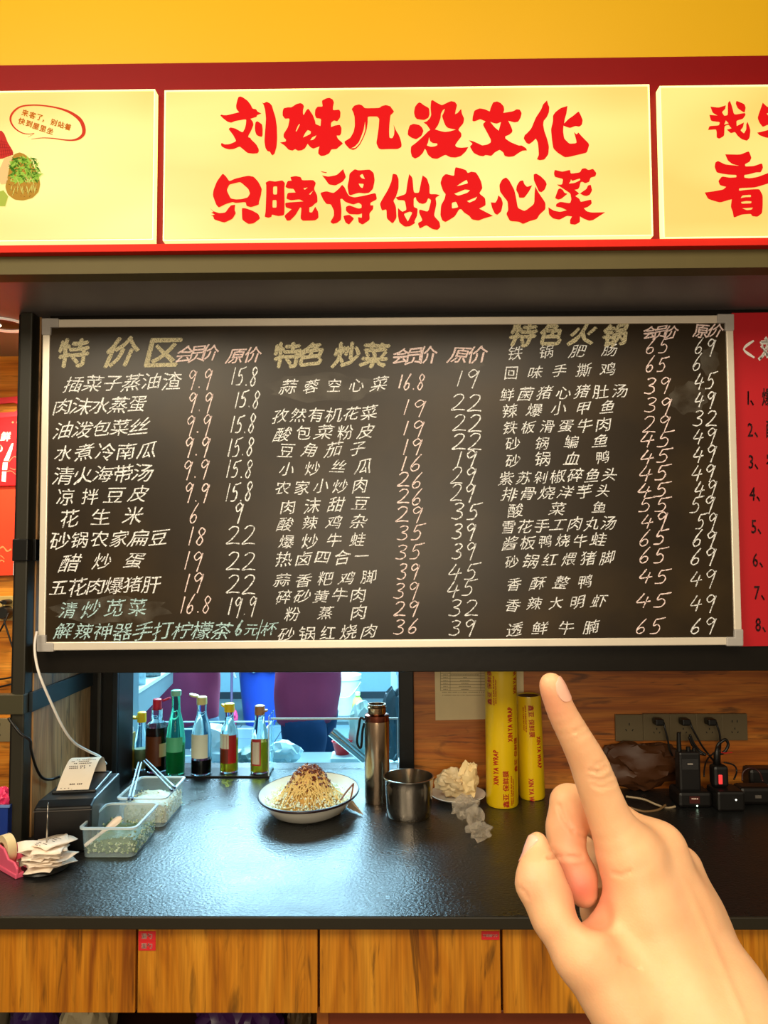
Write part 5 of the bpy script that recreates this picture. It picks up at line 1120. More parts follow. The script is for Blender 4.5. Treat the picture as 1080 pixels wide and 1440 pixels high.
def smin(a, b, k): 
    h = np.clip(.5+.5*(b-a)/k, 0, 1); return b*(1-h)+a*h-k*h*(1-h)
def smax(a, b, k): return -smin(-a, -b, k)
def cone(p, a, b, ra, rb, sc=None):
    a = np.asarray(a, dtype=np.float64); b = np.asarray(b, dtype=np.float64); ba = b-a; pa = p-a
    t = np.clip((pa @ ba)/max(ba @ ba, 1e-12), 0, 1)
    return np.linalg.norm(pa-t[:, None]*ba, axis=1)-(ra+(rb-ra)*t)
def ellipsoid(p, c, r, rot=None):
    q = p-np.asarray(c)
    if rot is not None: q = q @ rot
    r = np.asarray(r); k0 = np.linalg.norm(q/r, axis=1); k1 = np.linalg.norm(q/(r*r), axis=1)
    return k0*(k0-1)/np.maximum(k1, 1e-9)
def surface(f, lo, hi, h):
    """naive surface nets of the zero level of f, with a coarse pass to skip empty blocks"""
    lo = np.array(lo); hi = np.array(hi); n = np.ceil((hi-lo)/h).astype(int)+1
    B = 8; nb = np.ceil(n/B).astype(int); n = nb*B+1
    F = np.full(n, 1.0)
    bi = np.stack(np.meshgrid(*[np.arange(k_) for k_ in nb], indexing='ij'), -1).reshape(-1, 3)
    ctr = lo+(bi*B+B/2)*h; d = np.concatenate([f(ctr[i:i+100000]) for i in range(0, len(ctr), 100000)])
    near = np.abs(d) < B*h*1.1
    g = np.stack(np.meshgrid(*[np.arange(B+1)]*3, indexing='ij'), -1).reshape(-1, 3)
    for b_, dd in zip(bi[~near], d[~near]): F[b_[0]*B:b_[0]*B+B+1, b_[1]*B:b_[1]*B+B+1, b_[2]*B:b_[2]*B+B+1] = 1.0 if dd > 0 else -1.0
    nbk = bi[near]
    for s in range(0, len(nbk), 200):
        idx = (nbk[s:s+200, None, :]*B+g[None]); v = f((lo+idx*h).reshape(-1, 3)).reshape(len(idx), -1)
        F[idx[..., 0], idx[..., 1], idx[..., 2]] = v
    S = F < 0; cn = n-1
    off = np.array([(i, j, k_) for i in (0, 1) for j in (0, 1) for k_ in (0, 1)])
    cnt = sum(S[o[0]:o[0]+cn[0], o[1]:o[1]+cn[1], o[2]:o[2]+cn[2]].astype(int) for o in off)
    cells = np.argwhere((cnt > 0) & (cnt < 8)); idm = np.full(cn, -1); idm[tuple(cells.T)] = np.arange(len(cells))
    acc = np.zeros((len(cells), 3)); num = np.zeros(len(cells))
    E_ = [(a, b) for a in range(8) for b in range(a+1, 8) if np.abs(off[a]-off[b]).sum() == 1]
    for a, b in E_:
        pa = cells+off[a]; pb = cells+off[b]; va = F[tuple(pa.T)]; vb = F[tuple(pb.T)]; m = (va < 0) != (vb < 0)
        t = np.where(m, va/np.where(m, va-vb, 1), 0)[:, None]; acc += np.where(m[:, None], pa+(pb-pa)*t, 0); num += m
    V = lo+acc/num[:, None]*h
    for _ in range(2):   # pull onto the surface
        e = h*.2; v0 = f(V); G = np.stack([f(V+np.eye(3)[i]*e)-v0 for i in range(3)], 1)/e
        V = V-np.clip(v0, -h*.4, h*.4)[:, None]*G/np.maximum((G*G).sum(1), .3)[:, None]
    Q = []
    for ax in range(3):
        u, v = [(1, 2), (2, 0), (0, 1)][ax]
        sl0 = [slice(None)]*3; sl1 = [slice(None)]*3; sl0[ax] = slice(0, -1); sl1[ax] = slice(1, None)
        A = S[tuple(sl0)]; Bm = S[tuple(sl1)]; ch = np.argwhere(A != Bm)
        ch = ch[(ch[:, u] > 0) & (ch[:, v] > 0) & (ch[:, u] < cn[u]) & (ch[:, v] < cn[v])]
        du = np.eye(3, dtype=int)[u]; dv = np.eye(3, dtype=int)[v]
        q = np.stack([idm[tuple((ch-du-dv).T)], idm[tuple((ch-dv).T)], idm[tuple(ch.T)], idm[tuple((ch-du).T)]], 1)
        flip = ~A[tuple(ch.T)]; q[flip] = q[flip][:, ::-1]; Q.append(q)
    Q = np.concatenate(Q); Q = Q[(Q >= 0).all(1)]
    return V, Q
def sdf_obj(name, f, lo, hi, h, m, parent=None, sm=0):
    V, Q = surface(f, lo, hi, h)
    me = bpy.data.meshes.new(name); me.from_pydata(V.tolist(), [], Q.tolist()); me.update(); me.materials.append(m)
    for p in me.polygons: p.use_smooth = True
    o = bpy.data.objects.new(name, me); C.objects.link(o)
    if parent: o.parent = parent
    if sm:
        md = o.modifiers.new('smooth', 'SMOOTH'); md.iterations = sm; md.factor = .5
    return o
def person(label, loc, rz, shirt_col, trouser_col, arms, lean=0):
    t = thing('person', label, 'person', loc, rz=rz)
    A = np.array
    hip = .92; sh_ = 1.42
    def body(p):
        d = cone(p, (0, .01, 1.0), (0, 0, 1.36), .12, .135)
        d = smin(d, ellipsoid(p, (0, .02, .96), (.165, .12, .14)), .05)
        d = smin(d, cone(p, (-.15, 0, 1.40), (.15, 0, 1.40), .06, .06), .06)
        d = smin(d, cone(p, (0, -.005, 1.42), (0, -.015, 1.56), .055, .05), .03)
        d = smin(d, ellipsoid(p, (0, -.03, 1.64), (.074, .092, .112)), .02)
        d = smin(d, ellipsoid(p, (0, -.122, 1.635), (.013, .016, .022)), .012)
        for s in (-1, 1):
            d = smin(d, ellipsoid(p, (s*.076, -.02, 1.64), (.010, .02, .03)), .006)
            d = smin(d, cone(p, (s*.085, 0, .92), (s*.095, -.01, .50), .085, .055), .03)
            d = smin(d, cone(p, (s*.095, -.01, .50), (s*.10, .02, .09), .052, .036), .02)
            d = smin(d, cone(p, (s*.10, .02, .05), (s*.11, -.13, .035), .038, .03), .02)
            e, w = arms[(s+1)//2]
            d = smin(d, cone(p, (s*.185, 0, 1.39), e, .048, .038), .03); d = smin(d, cone(p, e, w, .037, .027), .012)
            hv = (A(w)-A(e)); hv = hv/np.linalg.norm(hv); w2 = A(w)+hv*.07; d = smin(d, cone(p, A(w)+hv*.02, w2, .030, .026), .012)
            sd = np.cross(hv, (0, 0, 1.0)); sd = sd/max(np.linalg.norm(sd), 1e-6)
            for q in range(4): d = smin(d, cone(p, w2+sd*(q-1.5)*.016, w2+sd*(q-1.5)*.019+hv*.06+A((0, 0, -.015)), .009, .007), .004)
            d = smin(d, cone(p, A(w)+hv*.03-sd*.02, A(w)+hv*.07-sd*.05, .011, .008), .006)
        return d
    def shirt(p):
        d = cone(p, (0, .01, .98), (0, 0, 1.34), .128, .145)
        d = smin(d, ellipsoid(p, (0, .015, .98), (.182, .138, .44)), .05)
        d = smin(d, cone(p, (-.15, 0, 1.39), (.15, 0, 1.39), .078, .078), .06)
        for s in (-1, 1):
            e, w = arms[(s+1)//2]
            mid = A(e)*.6+A(w)*.4
            d = smin(d, cone(p, (s*.185, 0, 1.38), e, .072, .056), .04); d = smin(d, cone(p, e, mid, .056, .05), .02)
        d = d+.006*np.sin(p[:, 0]*23+p[:, 2]*9)*np.sin(p[:, 2]*17+p[:, 1]*20)
        d = smax(d, .845-p[:, 2]+.012*np.sin(p[:, 0]*9), .006)
        return smax(d, p[:, 2]-1.47, .01)
    def trousers(p):
        d = ellipsoid(p, (0, .015, .92), (.172, .130, .14))
        for s in (-1, 1):
            d = smin(d, cone(p, (s*.078, 0, .90), (s*.090, -.005, .50), .102, .08), .03); d = smin(d, cone(p, (s*.097, -.01, .50), (s*.10, .015, .10), .08, .068), .03)
        d = d+.004*np.sin(p[:, 2]*40+p[:, 0]*20)
        return smax(smax(d, .07-p[:, 2], .01), p[:, 2]-.87, .01)
    obj_b = sdf_obj('body', body, (-.75, -.65, -.02), (.75, .45, 1.80), .014, mat('person_skin', (206, 150, 120), .5), t)
    sdf_obj('shirt', shirt, (-.7, -.6, .7), (.7, .5, 1.56), .016, mat('shirt_cloth', shirt_col, .8, var=.15, vscale=9), t)
    sdf_obj('trousers', trousers, (-.3, -.3, .0), (.3, .3, 1.10), .016, mat('trouser_cloth', trouser_col, .85, var=.2, vscale=14), t)
    hair = lambda p: smax(ellipsoid(p, (0, -.015, 1.665), (.086, .102, .108)), -(p[:, 1]+.085-(p[:, 2]-1.70)*.3)*1.0 if False else (-.06-p[:, 1])-(p[:, 2]-1.69)*1.2, .01)
    sdf_obj('hair', hair, (-.12, -.15, 1.5), (.12, .15, 1.80), .009, mat('black_hair', (24, 20, 20), .5), t)
    for s in (-1, 1): obj('eye', MB().lathe([(.001, -.009), (.009, 0), (.001, .009)], 10).map(lambda p: (p.x+s*.029, p.y*.4-.116, p.z+1.655)), mat('eye_dark', (20, 14, 12), .2), t, smooth=True)
    obj('mouth', MB().tube([(-.022, -.117, 1.582), (0, -.123, 1.580), (.022, -.117, 1.582)], .005, 6, smooth=4), mat('lips', (170, 90, 84), .5), t, smooth='all')
    for s in (-1, 1): obj('shoe', MB().add([Vector((s*.105+x, y, z)) for x, y, z in ((-.045, .07, 0), (.045, .07, 0), (.05, -.19, 0), (-.05, -.19, 0), (-.042, .065, .08), (.042, .065, .08), (.045, -.17, .04), (-.045, -.17, .04))], [(0, 3, 2, 1), (4, 5, 6, 7), (0, 1, 5, 4), (1, 2, 6, 5), (2, 3, 7, 6), (3, 0, 4, 7)]), M['black_metal'], t, bevel=.015)
    return t
pa = on_y(246, 1010, 3.25)
person('person in a maroon shirt and grey-blue trousers at the kitchen window, elbow bent', (pa.x+.01, 3.25, 0), R(20), (168, 62, 100), (92, 126, 150),
       (((-.33, .06, 1.10), (-.20, -.18, 1.22)), ((.24, -.05, 1.19), (.16, -.25, 1.30))))
pb = on_y(436, 1030, 3.35)
person('person in a maroon shirt and dark navy trousers standing side-on in the kitchen', (pb.x, 3.35, 0), R(78), (146, 46, 80), (20, 54, 92),
       (((-.20, -.04, 1.18), (-.13, -.25, 1.30)), ((.20, -.05, 1.18), (.13, -.26, 1.30))))
# blue bin
c = on_z(369, 1016, 0)
bn = thing('blue_bin', 'large blue plastic bin with a grey liner on the kitchen floor', 'bin', c)
s_ = c.y/FPX; r1 = 34*s_; r0 = 25*s_; Hb = .56
obj('tub', MB().lathe([(.001, 0), (r0, 0), (r0*1.02, .02), (r1, Hb), (r1*1.05, Hb+.01), (r1*1.02, Hb+.03), (r1*.95, Hb), (r0*.9, .05), (.001, .04)], 48), mat('blue_bin_plastic', (34, 66, 165), .35), bn, smooth=True)
obj('liner', MB().lathe([(r1*.93, Hb-.02), (r1*1.08, Hb+.03), (r1*1.12, Hb-.03), (r1*1.10, Hb-.05), (r1*1.04, Hb+.05), (r1*.9, Hb+.02)], 40, closed=True).map(lambda p: (p.x*(1+.03*math.sin(p.y*30)), p.y, p.z+.012*math.sin(p.x*40))), mat('grey_liner', (150, 176, 182), .35), bn, smooth=True)
obj('handle', MB().tube([(-r1*1.02, -.02, Hb-.02), (-r1*1.16, -.03, Hb-.09), (-r1*1.05, -.04, Hb-.14)], .012, 8, smooth=4), M['white'], bn, smooth=True)
# pink thing hanging by the bin
c = on_z(326, 1022, 0); mp_ = thing('mop', 'thin-handled mop with a pink head leaning left of the blue bin', 'mop', (c.x, c.y, 0))
obj('handle', MB().tube([(-.01, .02, .05), (-.03, .15, 1.1)], .012, 8), mat('mop_handle', (96, 80, 110), .5), mp_)
crumple('head', (0, 0, 0), (.045, .05, .07), mat('pink_mop', (206, 60, 110), .7), parent=mp_, seed=40, amp=.3)
# white bucket and detergent bottle
c = on_z(486, 1002, 0); bk_ = thing('white_bucket', 'white lidded bucket on the kitchen floor behind the side-on person', 'bucket', (c.x, c.y-.15, 0))
obj('tub', MB().lathe([(.001, 0), (.13, 0), (.16, .36), (.165, .36), (.165, .40), (.001, .40)], 36), mat('white_bucket', (216, 234, 230), .4), bk_, smooth=True)
obj('handle', MB().tube([(-.16, -.03, .33), (-.06, -.17, .22), (.06, -.17, .22), (.16, -.03, .33)], .006, 8, smooth=6), mat('yellow_handle', (196, 200, 140), .4), bk_, smooth=True)
c = on_z(503, 1015, 0); dt = thing('detergent_bottle', 'yellow-green detergent bottle on the kitchen floor', 'bottle', c)
obj('body', MB().lathe([(.001, 0), (.05, 0), (.054, .02), (.054, .16), (.046, .20), (.022, .235), (.022, .25)], 28, sy=.7), mat('yellow_green_plastic', (206, 236, 110), .35), dt, smooth=True)
obj('cap', MB().lathe([(.026, .245), (.026, .275), (.001, .28)], 20), mat('pale_green_cap', (220, 240, 170), .35), dt, smooth=True)
obj('label', MB().box(-.03, .03, -.0385, -.036, .06, .14), mat('green_label', (90, 190, 110), .4), dt)
# steel table with shelf at the kitchen's right
def ktable(x0, x1, y0, y1, z, label, nm='prep_table'):
    t = thing(nm, label, 'table', ((x0+x1)/2, (y0+y1)/2, 0)); w, d = (x1-x0)/2, (y1-y0)/2
    st = mat('kitchen_steel', (176, 206, 212), .3, metal=.7)
    obj('top', MB().box(-w, w, -d, d, z-.03, z), st, t, bevel=.004); obj('lower_shelf', MB().box(-w+.02, w-.02, -d+.02, d-.02, .2, .22), st, t)
    for sx in (-1, 1):
        for sy in (-1, 1): obj('leg', MB().lathe([(.018, 0), (.018, z-.03)], 12, cx=sx*(w-.03), cy=sy*(d-.03)), st, t, smooth=True)
    return t
ktable(.02, 1.6, 5.3, 5.95, .74, 'steel prep table far back at the right of the kitchen')
struct('trim_12', MB().box(-.02, 1.8, 6.02, 6.06, .0, 2.0), mat('pale_panel_kitchen', (176, 208, 210), .4, var=.12, vscale=3))
for i, (x, y, Y, r, h, col, lab) in enumerate(((536, 968, 5.5, .12, .12, (100, 124, 128), 'grey steel pot on the far prep table, left one'), (556, 975, 5.4, .10, .14, (150, 170, 170), 'paler pot at the right on the far prep table'))):
    c = on_y(x, y, Y); t = thing('pot', lab, 'pot', (max(c.x, .16+.25*i), Y+.12, .74), 'pots on the far prep table')
    obj('body', MB().lathe([(.001, 0), (r, 0), (r*1.03, h), (r*1.06, h), (r*1.0, h-.005), (r*.95, .01), (.001, .01)], 32), mat('pot_steel', col, .35, metal=.6), t, smooth=True)
    obj('handle', MB().tube([(r, 0, h*.7), (r*1.25, 0, h*.75), (r*1.25, .05, h*.75), (r*.98, .05, h*.7)], .007, 8), M['steel'], t)
# low prep table right behind the worktop, with bags, basin and pipe
ktable(-.95, -.52, 2.62, 3.0, .80, 'low steel table behind the bottles holding plastic bags')
wire = mat('white_wire', (226, 240, 240), .4)
c = Vector((-.62, 2.88, .80)); wr = thing('wire_rack', 'white wire rack on the low kitchen table behind the bottles', 'rack', c)
x0_, x1_ = -.30, .14
for (a, b) in (((x0_, -.06, .12), (x1_, -.06, .12)), ((x0_, .06, .12), (x1_, .06, .12)), ((x1_, -.06, 0), (x1_, -.06, .12)), ((x1_, .06, 0), (x1_, .06, .12)), ((x0_, -.06, 0), (x0_, -.06, .12)), ((x0_, .06, 0), (x0_, .06, .12)), ((x1_, -.06, .12), (x1_-.07, -.06, .01)), ((x1_, -.06, .12), (x1_, .06, .12)), ((x0_, -.06, .12), (x0_, .06, .12)), ((x0_, -.06, .02), (x1_, -.06, .02))):
    obj('wire', MB().tube([a, b], .0035, 6), wire, wr)
bgm = mat('milky_plastic', (206, 226, 228), .35, bump=.3, bscale=30)
for (px_, py_, Y, rr, lab, sd) in ((300, 1064, 2.66, (.075, .06, .075), 'milky plastic bag behind the vinegar bottle in the kitchen', 51), (354, 1066, 2.66, (.05, .05, .04), 'small milky plastic bag behind the oil bottles in the kitchen', 52)):
    p = on_y(px_, py_, Y); crumple('plastic_bag', (p.x, Y+.02, .80), rr, bgm if sd == 51 else mat('grey_green_plastic', (120, 150, 146), .4), lab, 'bag', seed=sd, amp=.3, sub=3)
ktable(-.46, .12, 2.56, 2.80, .84, 'low steel table behind the worktop below the person in navy trousers')
p = on_y(398, 1066, 2.62); crumple('plastic_bag', (p.x, 2.64, .84), (.055, .04, .035), bgm, 'white plastic bag below the side-on person behind the plate', 'bag', seed=55, amp=.3, sub=3)
p = on_y(484, 1066, 2.62); fb = thing('foam_box', 'white foam box top behind the flask', 'box', (p.x, 2.68, .84)); obj('box', MB().box(-.05, .05, -.05, .05, 0, .022), mat('white_foam', (226, 240, 240), .6), fb, bevel=.004)
rb3 = thing('red_basin', 'small red plastic basin behind the worktop, left of the flask', 'basin', (p.x-.012, 2.69, .862)); obj('bowl', MB().lathe([(.001, 0), (.024, 0), (.036, .045), (.038, .045), (.034, .043), (.022, .004), (.001, .004)], 28), mat('red_plastic_bowl', (214, 34, 40), .35), rb3, smooth=True)
p = on_y(508, 1064, 2.62); crumple('plastic_bag', (p.x, 2.73, .84), (.045, .05, .085), mat('pale_sack', (180, 206, 200), .5), 'pale sack standing directly behind the flask', 'bag', seed=57, amp=.25, sub=3)
a = on_y(466, 1029, 2.585); b = on_y(513, 1069, 2.585)
tag(obj('steel_pipe', MB().tube([a, b], [.017, .014], 16), M['steel'], smooth=True), 'slanting steel pipe just left of the flask behind the screen', 'pipe')
p = on_y(551, 1035, 2.62); crumple('dark_pan', (p.x+.01, 2.66, .84), (.04, .04, .12), mat('dark_grey_bag', (60, 78, 84), .5), 'dark grey bundle behind the screen beside the right window jamb', 'bundle', seed=58, amp=.25, sub=3)
# white shelf at the left of the kitchen with jars
def shelf_z(): return on_y(186, 983, 2.46).z
z_ = shelf_z(); xL = on_y(184, 980, 2.46).x
ws = thing('wall_shelf', 'white shelf running back along the left side of the kitchen window', 'shelf', (xL-.005, 2.44, z_))
ws.rotation_euler = (0, 0, 0)
w_ = .14
xr = on_y(216, 962, 3.0).x-xL
obj('board', MB().add([(-w_, 0, 0), (.005, 0, 0), (.005+xr*.3, .60, 0), (-w_, .60, 0), (-w_, 0, .012), (.005, 0, .012), (.005+xr*.3, .60, .012), (-w_, .60, .012)], [(0, 3, 2, 1), (4, 5, 6, 7), (0, 1, 5, 4), (1, 2, 6, 5), (2, 3, 7, 6), (3, 0, 4, 7)]), mat('white_shelf_board', (220, 238, 240), .4), ws)
obj('bracket', MB().add([(.002, 0, 0), (.002+xr*.3, .60, 0), (.002+xr*.3, .60, -.05), (.002, 0, -.10), (-.01, 0, 0), (-.01+xr*.3, .60, 0), (-.01+xr*.3, .60, -.05), (-.01, 0, -.10)], [(0, 1, 2, 3), (7, 6, 5, 4), (0, 4, 5, 1), (1, 5, 6, 2), (2, 6, 7, 3), (3, 7, 4, 0)]), mat('grey_bracket', (128, 152, 158), .5), ws)
for i, (dy, r, h, col, lab) in enumerate(((.07, .020, .09, (200, 226, 232), 'clear jar at the front end of the white kitchen shelf'), (.22, .024, .10, (170, 200, 208), 'clear jar in the middle of the white kitchen shelf'), (.40, .030, .12, (130, 150, 152), 'grey jar at the back end of the white kitchen shelf'))):
    t = thing('jar', lab, 'jar', (xL-.02+xr*.3*dy/.6-.012, 2.44+dy, z_+.012), 'jars on the white kitchen shelf')
    obj('body', MB().lathe([(.001, 0), (r, 0), (r, h*.8), (r*.9, h*.85)], 24), mat('jar_glass', col, .1, trans=.5, ior=1.2), t, smooth=True)
    obj('lid', MB().lathe([(r*.95, h*.84), (r*.97, h), (.001, h)], 24), M['white'], t, smooth=True)

# ================================================================ the pointing hand
HS = FPX
def hp(x, y, d): return np.array(at_d(x, y, d))
def hr(px_, d): return px_*d/HS
def seg3(p, a, b):
    (xa, ya, da, ra), (xb, yb, db, rb) = a, b
    return cone(p, hp(xa, ya, da), hp(xb, yb, db), hr(ra, da), hr(rb, db))
def chain(p, L, k):
    d = seg3(p, L[0], L[1])
    for i in range(1, len(L)-1): d = smin(d, seg3(p, L[i], L[i+1]), k)
    return d
INDEX = [(775, 962, .352, 15.5), (779, 973, .3525, 17.8), (791, 1003, .354, 19.8), (810, 1039, .356, 22.3), (826, 1070, .358, 25.2), (835, 1093, .359, 26.8), (846, 1122, .360, 28), (860, 1156, .361, 31), (886, 1206, .362, 42)]
_i = catmull([Vector((a, b, c*1000)) for a, b, c, r in INDEX], 3); _r = catmull([Vector((r, 0, 0)) for a, b, c, r in INDEX], 3)
INDEX2 = [(v.x, v.y, v.z/1000, q.x) for v, q in zip(_i, _r)]
def hand_sdf(p):
    # palm: four metacarpals joined softly
    d = chain(p, [(888, 1206, .362, 42), (905, 1270, .358, 46), (950, 1400, .345, 56)], .010)
    d = smin(d, chain(p, [(926, 1198, .374, 38), (955, 1290, .368, 48), (985, 1400, .350, 58)], .010), .012)
    d = smin(d, chain(p, [(955, 1222, .388, 32), (975, 1300, .380, 42), (1012, 1400, .358, 56)], .010), .012)
    d = smin(d, chain(p, [(962, 1250, .402, 28), (985, 1320, .390, 36), (1020, 1400, .366, 48)], .010), .010)
    # wrist and forearm, running down and back past the camera
    d = smin(d, chain(p, [(950, 1400, .345, 62), (975, 1462, .335, 76), (1065, 1590, .305, 92), (1210, 1830, .26, 132), (1400, 2300, .21, 200), (1560, 2700, .185, 250)], .012), .014)
    d = smin(d, chain(p, [(1015, 1400, .352, 58), (1030, 1470, .338, 76), (1110, 1590, .305, 92)], .012), .012)
    # thumb muscle and thumb
    th = chain(p, [(756, 1183, .362, 12), (756, 1200, .360, 14.5), (759, 1226, .353, 25), (760, 1243, .350, 30.5), (783, 1287, .345, 33), (820, 1340, .338, 40), (880, 1420, .334, 52)], .006)
    d = smin(d, th, .010)
    # web between thumb and palm
    d = smin(d, chain(p, [(852, 1300, .356, 18), (846, 1330, .352, 30), (880, 1370, .348, 40)], .01), .012)
    # index finger
    d = smin(d, chain(p, INDEX2, .001), .007)
    # middle finger: proximal and middle phalanx, then the tip folded into the palm
    m1 = chain(p, [(920, 1196, .378, 36), (860, 1158, .386, 29), (808, 1133, .386, 28)], .006)
    m2 = chain(p, [(799, 1129, .384, 26), (796, 1165, .379, 25), (797, 1203, .374, 26.5)], .005)
    m3 = chain(p, [(800, 1207, .3735, 27), (811, 1234, .372, 26), (821, 1256, .371, 19)], .005)
    d = smin(d, m1, .008)
    d = smin(d, m2, .0022); d = smin(d, m3, .0016)
    d = smin(d, chain(p, [(846, 1282, .384, 30), (900, 1330, .372, 44)], .01), .006)
    # ring and little finger curled behind
    d = smin(d, chain(p, [(950, 1226, .394, 30), (890, 1190, .408, 28), (848, 1176, .410, 26)], .006), .006)
    d = smin(d, chain(p, [(848, 1178, .410, 25), (846, 1222, .404, 26), (858, 1268, .394, 24)], .005), .003)
    d = smin(d, chain(p, [(960, 1252, .405, 26), (905, 1222, .416, 23), (868, 1212, .416, 22)], .006), .006)
    d = smin(d, chain(p, [(868, 1214, .416, 21), (860, 1252, .410, 20), (880, 1288, .402, 17)], .005), .003)
    # hollows: between first two metacarpals, and knuckle creases
    d = smax(d, -cone(p, hp(870, 1236, .330), hp(900, 1228, .330), .0085, .006), .010)
    d = smax(d, -cone(p, hp(828, 1268, .328), hp(836, 1286, .352), .009, .0065), .007)
    return d
CREASES = [((832, 1094), (845, 1099), (860, 1092), .0007), ((834, 1103), (846, 1108), (863, 1101), .0007), ((831, 1084), (842, 1086), (853, 1078), .0007), ((838, 1076), (845, 1074), (850, 1070), .0005),
           ((808, 1030), (818, 1026), (824, 1020), .0005), ((812, 1037), (822, 1032), (829, 1027), .0004), ((772, 1206), (790, 1205), (818, 1205), .0014), ((786, 1133), (793, 1152), (806, 1170), .0009), ((806, 1170), (816, 1176), (828, 1178), .0008),
           ((776, 1196), (785, 1200), (794, 1199), .0005), ((730, 1248), (738, 1254), (742, 1262), .0004), ((872, 1350), (886, 1356), (900, 1362), .0008), ((862, 1228), (874, 1231), (886, 1226), .0006)]
lo = np.array([.05, .17, 1.02]); hi = np.array([.32, .43, 1.53])
pts_ = []
for L in (INDEX, [(1560, 2700, .185, 265), (1210, 1830, .26, 150), (1110, 1590, .305, 95), (728, 1240, .345, 10), (960, 1252, .43, 30)]):
    for x, y, d_, r_ in L: pts_.append(hp(x, y, d_)-hr(r_+14, d_)); pts_.append(hp(x, y, d_)+hr(r_+14, d_))
lo = np.min(pts_, 0)-.004; hi = np.max(pts_, 0)+.004
hd = thing('hand', 'right hand with raised index finger pointing up at the menu board', 'hand', tuple(hp(1000, 1400, .35)))
def skin():
    m, nt, b = nodes('skin'); N = nt.nodes; L = nt.links
    tc = N.new('ShaderNodeTexCoord'); n = N.new('ShaderNodeTexNoise'); n.inputs['Scale'].default_value = 38; n.inputs['Detail'].default_value = 5; L.new(tc.outputs['Object'], n.inputs['Vector'])
    at = N.new('ShaderNodeVertexColor'); at.layer_name = 'flush'
    cr = N.new('ShaderNodeValToRGB'); e = cr.color_ramp.elements; e[0].position = .3; e[0].color = lin((222, 168, 124))+(1,); e[1].position = .7; e[1].color = lin((234, 184, 140))+(1,)
    L.new(n.outputs[0], cr.inputs[0])
    mx = N.new('ShaderNodeMix'); mx.data_type = 'RGBA'; L.new(at.outputs['Color'], mx.inputs[0]); L.new(cr.outputs[0], mx.inputs[6]); mx.inputs[7].default_value = lin((224, 122, 110))+(1,)
    L.new(mx.outputs[2], b.inputs['Base Color']); b.inputs['Roughness'].default_value = .48; b.inputs['Specular IOR Level'].default_value = .35
    b.inputs['Subsurface Weight'].default_value = .22; b.inputs['Subsurface Radius'].default_value = (.006, .0022, .001); b.inputs['Subsurface Scale'].default_value = 1.0
    v = N.new('ShaderNodeTexVoronoi'); v.inputs['Scale'].default_value = 900; L.new(tc.outputs['Object'], v.inputs['Vector'])
    bp = N.new('ShaderNodeBump'); bp.inputs['Strength'].default_value = .12; bp.inputs['Distance'].default_value = .0004; L.new(v.outputs[0], bp.inputs['Height']); L.new(bp.outputs[0], b.inputs['Normal'])
    return m
V, Q = surface(hand_sdf, lo, hi, .0013)
def to_px(V):
    Rm = np.array(ROT); q = (V-np.array(CAM)) @ Rm
    return 540+FPX*q[:, 0]/(-q[:, 2]), 720-FPX*q[:, 1]/(-q[:, 2]), -q[:, 2]
e = .0004; v0 = hand_sdf(V); G = np.stack([hand_sdf(V+np.eye(3)[i]*e)-v0 for i in range(3)], 1); G /= np.maximum(np.linalg.norm(G, axis=1), 1e-9)[:, None]
# creases are pressed into the side of the hand that carries them
fac = ((np.array(CAM)-V)*G).sum(1) > 0
X, Y_, D_ = to_px(V)
dep = np.zeros(len(V))
for (a, b, c, am) in CREASES:
    P_ = [np.array(q, float) for q in (a, b, c)]
    best = np.full(len(V), 99.)
    for p0, p1 in ((P_[0], P_[1]), (P_[1], P_[2])):
        ba = p1-p0; t = np.clip(((X-p0[0])*ba[0]+(Y_-p0[1])*ba[1])/(ba @ ba), 0, 1)
        best = np.minimum(best, np.hypot(X-p0[0]-t*ba[0], Y_-p0[1]-t*ba[1]))
    dep += am*(np.exp(-(best/2.4)**2)-.25*np.exp(-((best-6)/3)**2))*fac
# tendon and vein relief on the back of the hand
dep -= .0006*np.exp(-(((X-985)-(Y_-1290)*.42)/7)**2)*np.clip((Y_-1230)/40, 0, 1)*fac
V = V-G*dep[:, None]
me = bpy.data.meshes.new('skin_surface'); o_ = np.array(hd.location)
me.from_pydata((V-o_).tolist(), [], Q.tolist()); me.update()
for p in me.polygons: p.use_smooth = True
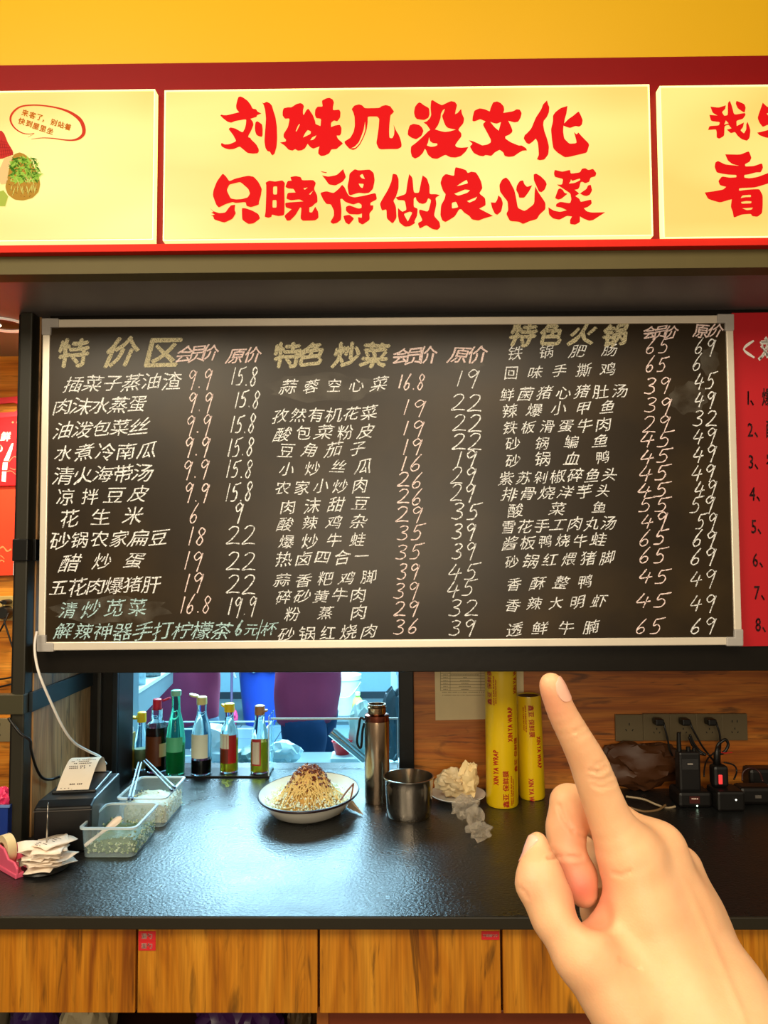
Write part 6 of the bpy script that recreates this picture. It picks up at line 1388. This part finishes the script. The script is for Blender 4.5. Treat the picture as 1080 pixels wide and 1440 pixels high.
# blood flush: finger pads, tips and knuckles are pinker than the rest
def near(x, y, d_, r): return np.exp(-(np.linalg.norm(V-hp(x, y, d_), axis=1)/r)**2)
fl_ = .6*near(812, 1238, .355, .014)+.5*near(826, 1262, .36, .01)+.35*near(772, 985, .350, .012)+.3*near(835, 1090, .335, .010)+.3*near(735, 1235, .34, .010)+.25*near(800, 1165, .37, .012)+.1*near(820, 1290, .345, .02)
fl_ = np.clip(fl_, 0, 1)
ca = me.color_attributes.new('flush', 'FLOAT_COLOR', 'POINT')
ca.data.foreach_set('color', np.stack([fl_, fl_, fl_, np.ones_like(fl_)], 1).ravel().astype(np.float32))
me.materials.append(skin())
ho = bpy.data.objects.new('skin_surface', me); C.objects.link(ho); ho.parent = hd
def nail(center, axis_to, normal, wn, ln_, name='fingernail', depth=.0):
    """nail plate laid on the skin: center on the finger, long axis, outward normal"""
    c = np.array(center); ax = np.array(axis_to)-c; ax /= np.linalg.norm(ax); nn = np.array(normal); nn = nn-ax*(nn @ ax); nn /= np.linalg.norm(nn); sd = np.cross(ax, nn)
    G_ = 14; P_ = []; keep = []
    for i in range(G_+1):
        for j in range(G_+1):
            u, v = -1+2*i/G_, -1+2*j/G_
            su, sv = u*math.sqrt(max(0, 1-v*v*.42)), v*math.sqrt(max(0, 1-u*u*.42))
            P_.append(c+ax*su*ln_/2+sd*sv*wn/2+nn*.02)
    P_ = np.array(P_)
    for _ in range(30): P_ = P_-nn*(hand_sdf(P_)-.0004)[:, None]*.8
    vs = [tuple(q-o_) for q in P_]; n = len(vs); vs += [tuple(q-o_-nn*.0012) for q in P_]
    fs = []
    for i in range(G_):
        for j in range(G_):
            a = i*(G_+1)+j; fs.append((a, a+G_+1, a+G_+2, a+1))
    for i in range(G_):
        for (a, b) in ((i, i+1), (G_*(G_+1)+i+1, G_*(G_+1)+i), ((i+1)*(G_+1), i*(G_+1)), (i*(G_+1)+G_, (i+1)*(G_+1)+G_)): fs.append((a, b, b+n, a+n))
    obj(name, MB().add(vs, fs), mat('fingernail', (238, 182, 158), .3, coat=.25, var=.02), hd, smooth=True)
right = np.array(ROT @ Vector((1, 0, 0))); toward = np.array(ROT @ Vector((0, 0, 1)))
nail(hp(783, 970, .352), hp(774, 946, .352), right*.85+toward*.62, .0108, .0120)
nail(hp(756, 1190, .361), hp(756, 1170, .361), -right*.97+toward*.25, .0082, .0115)
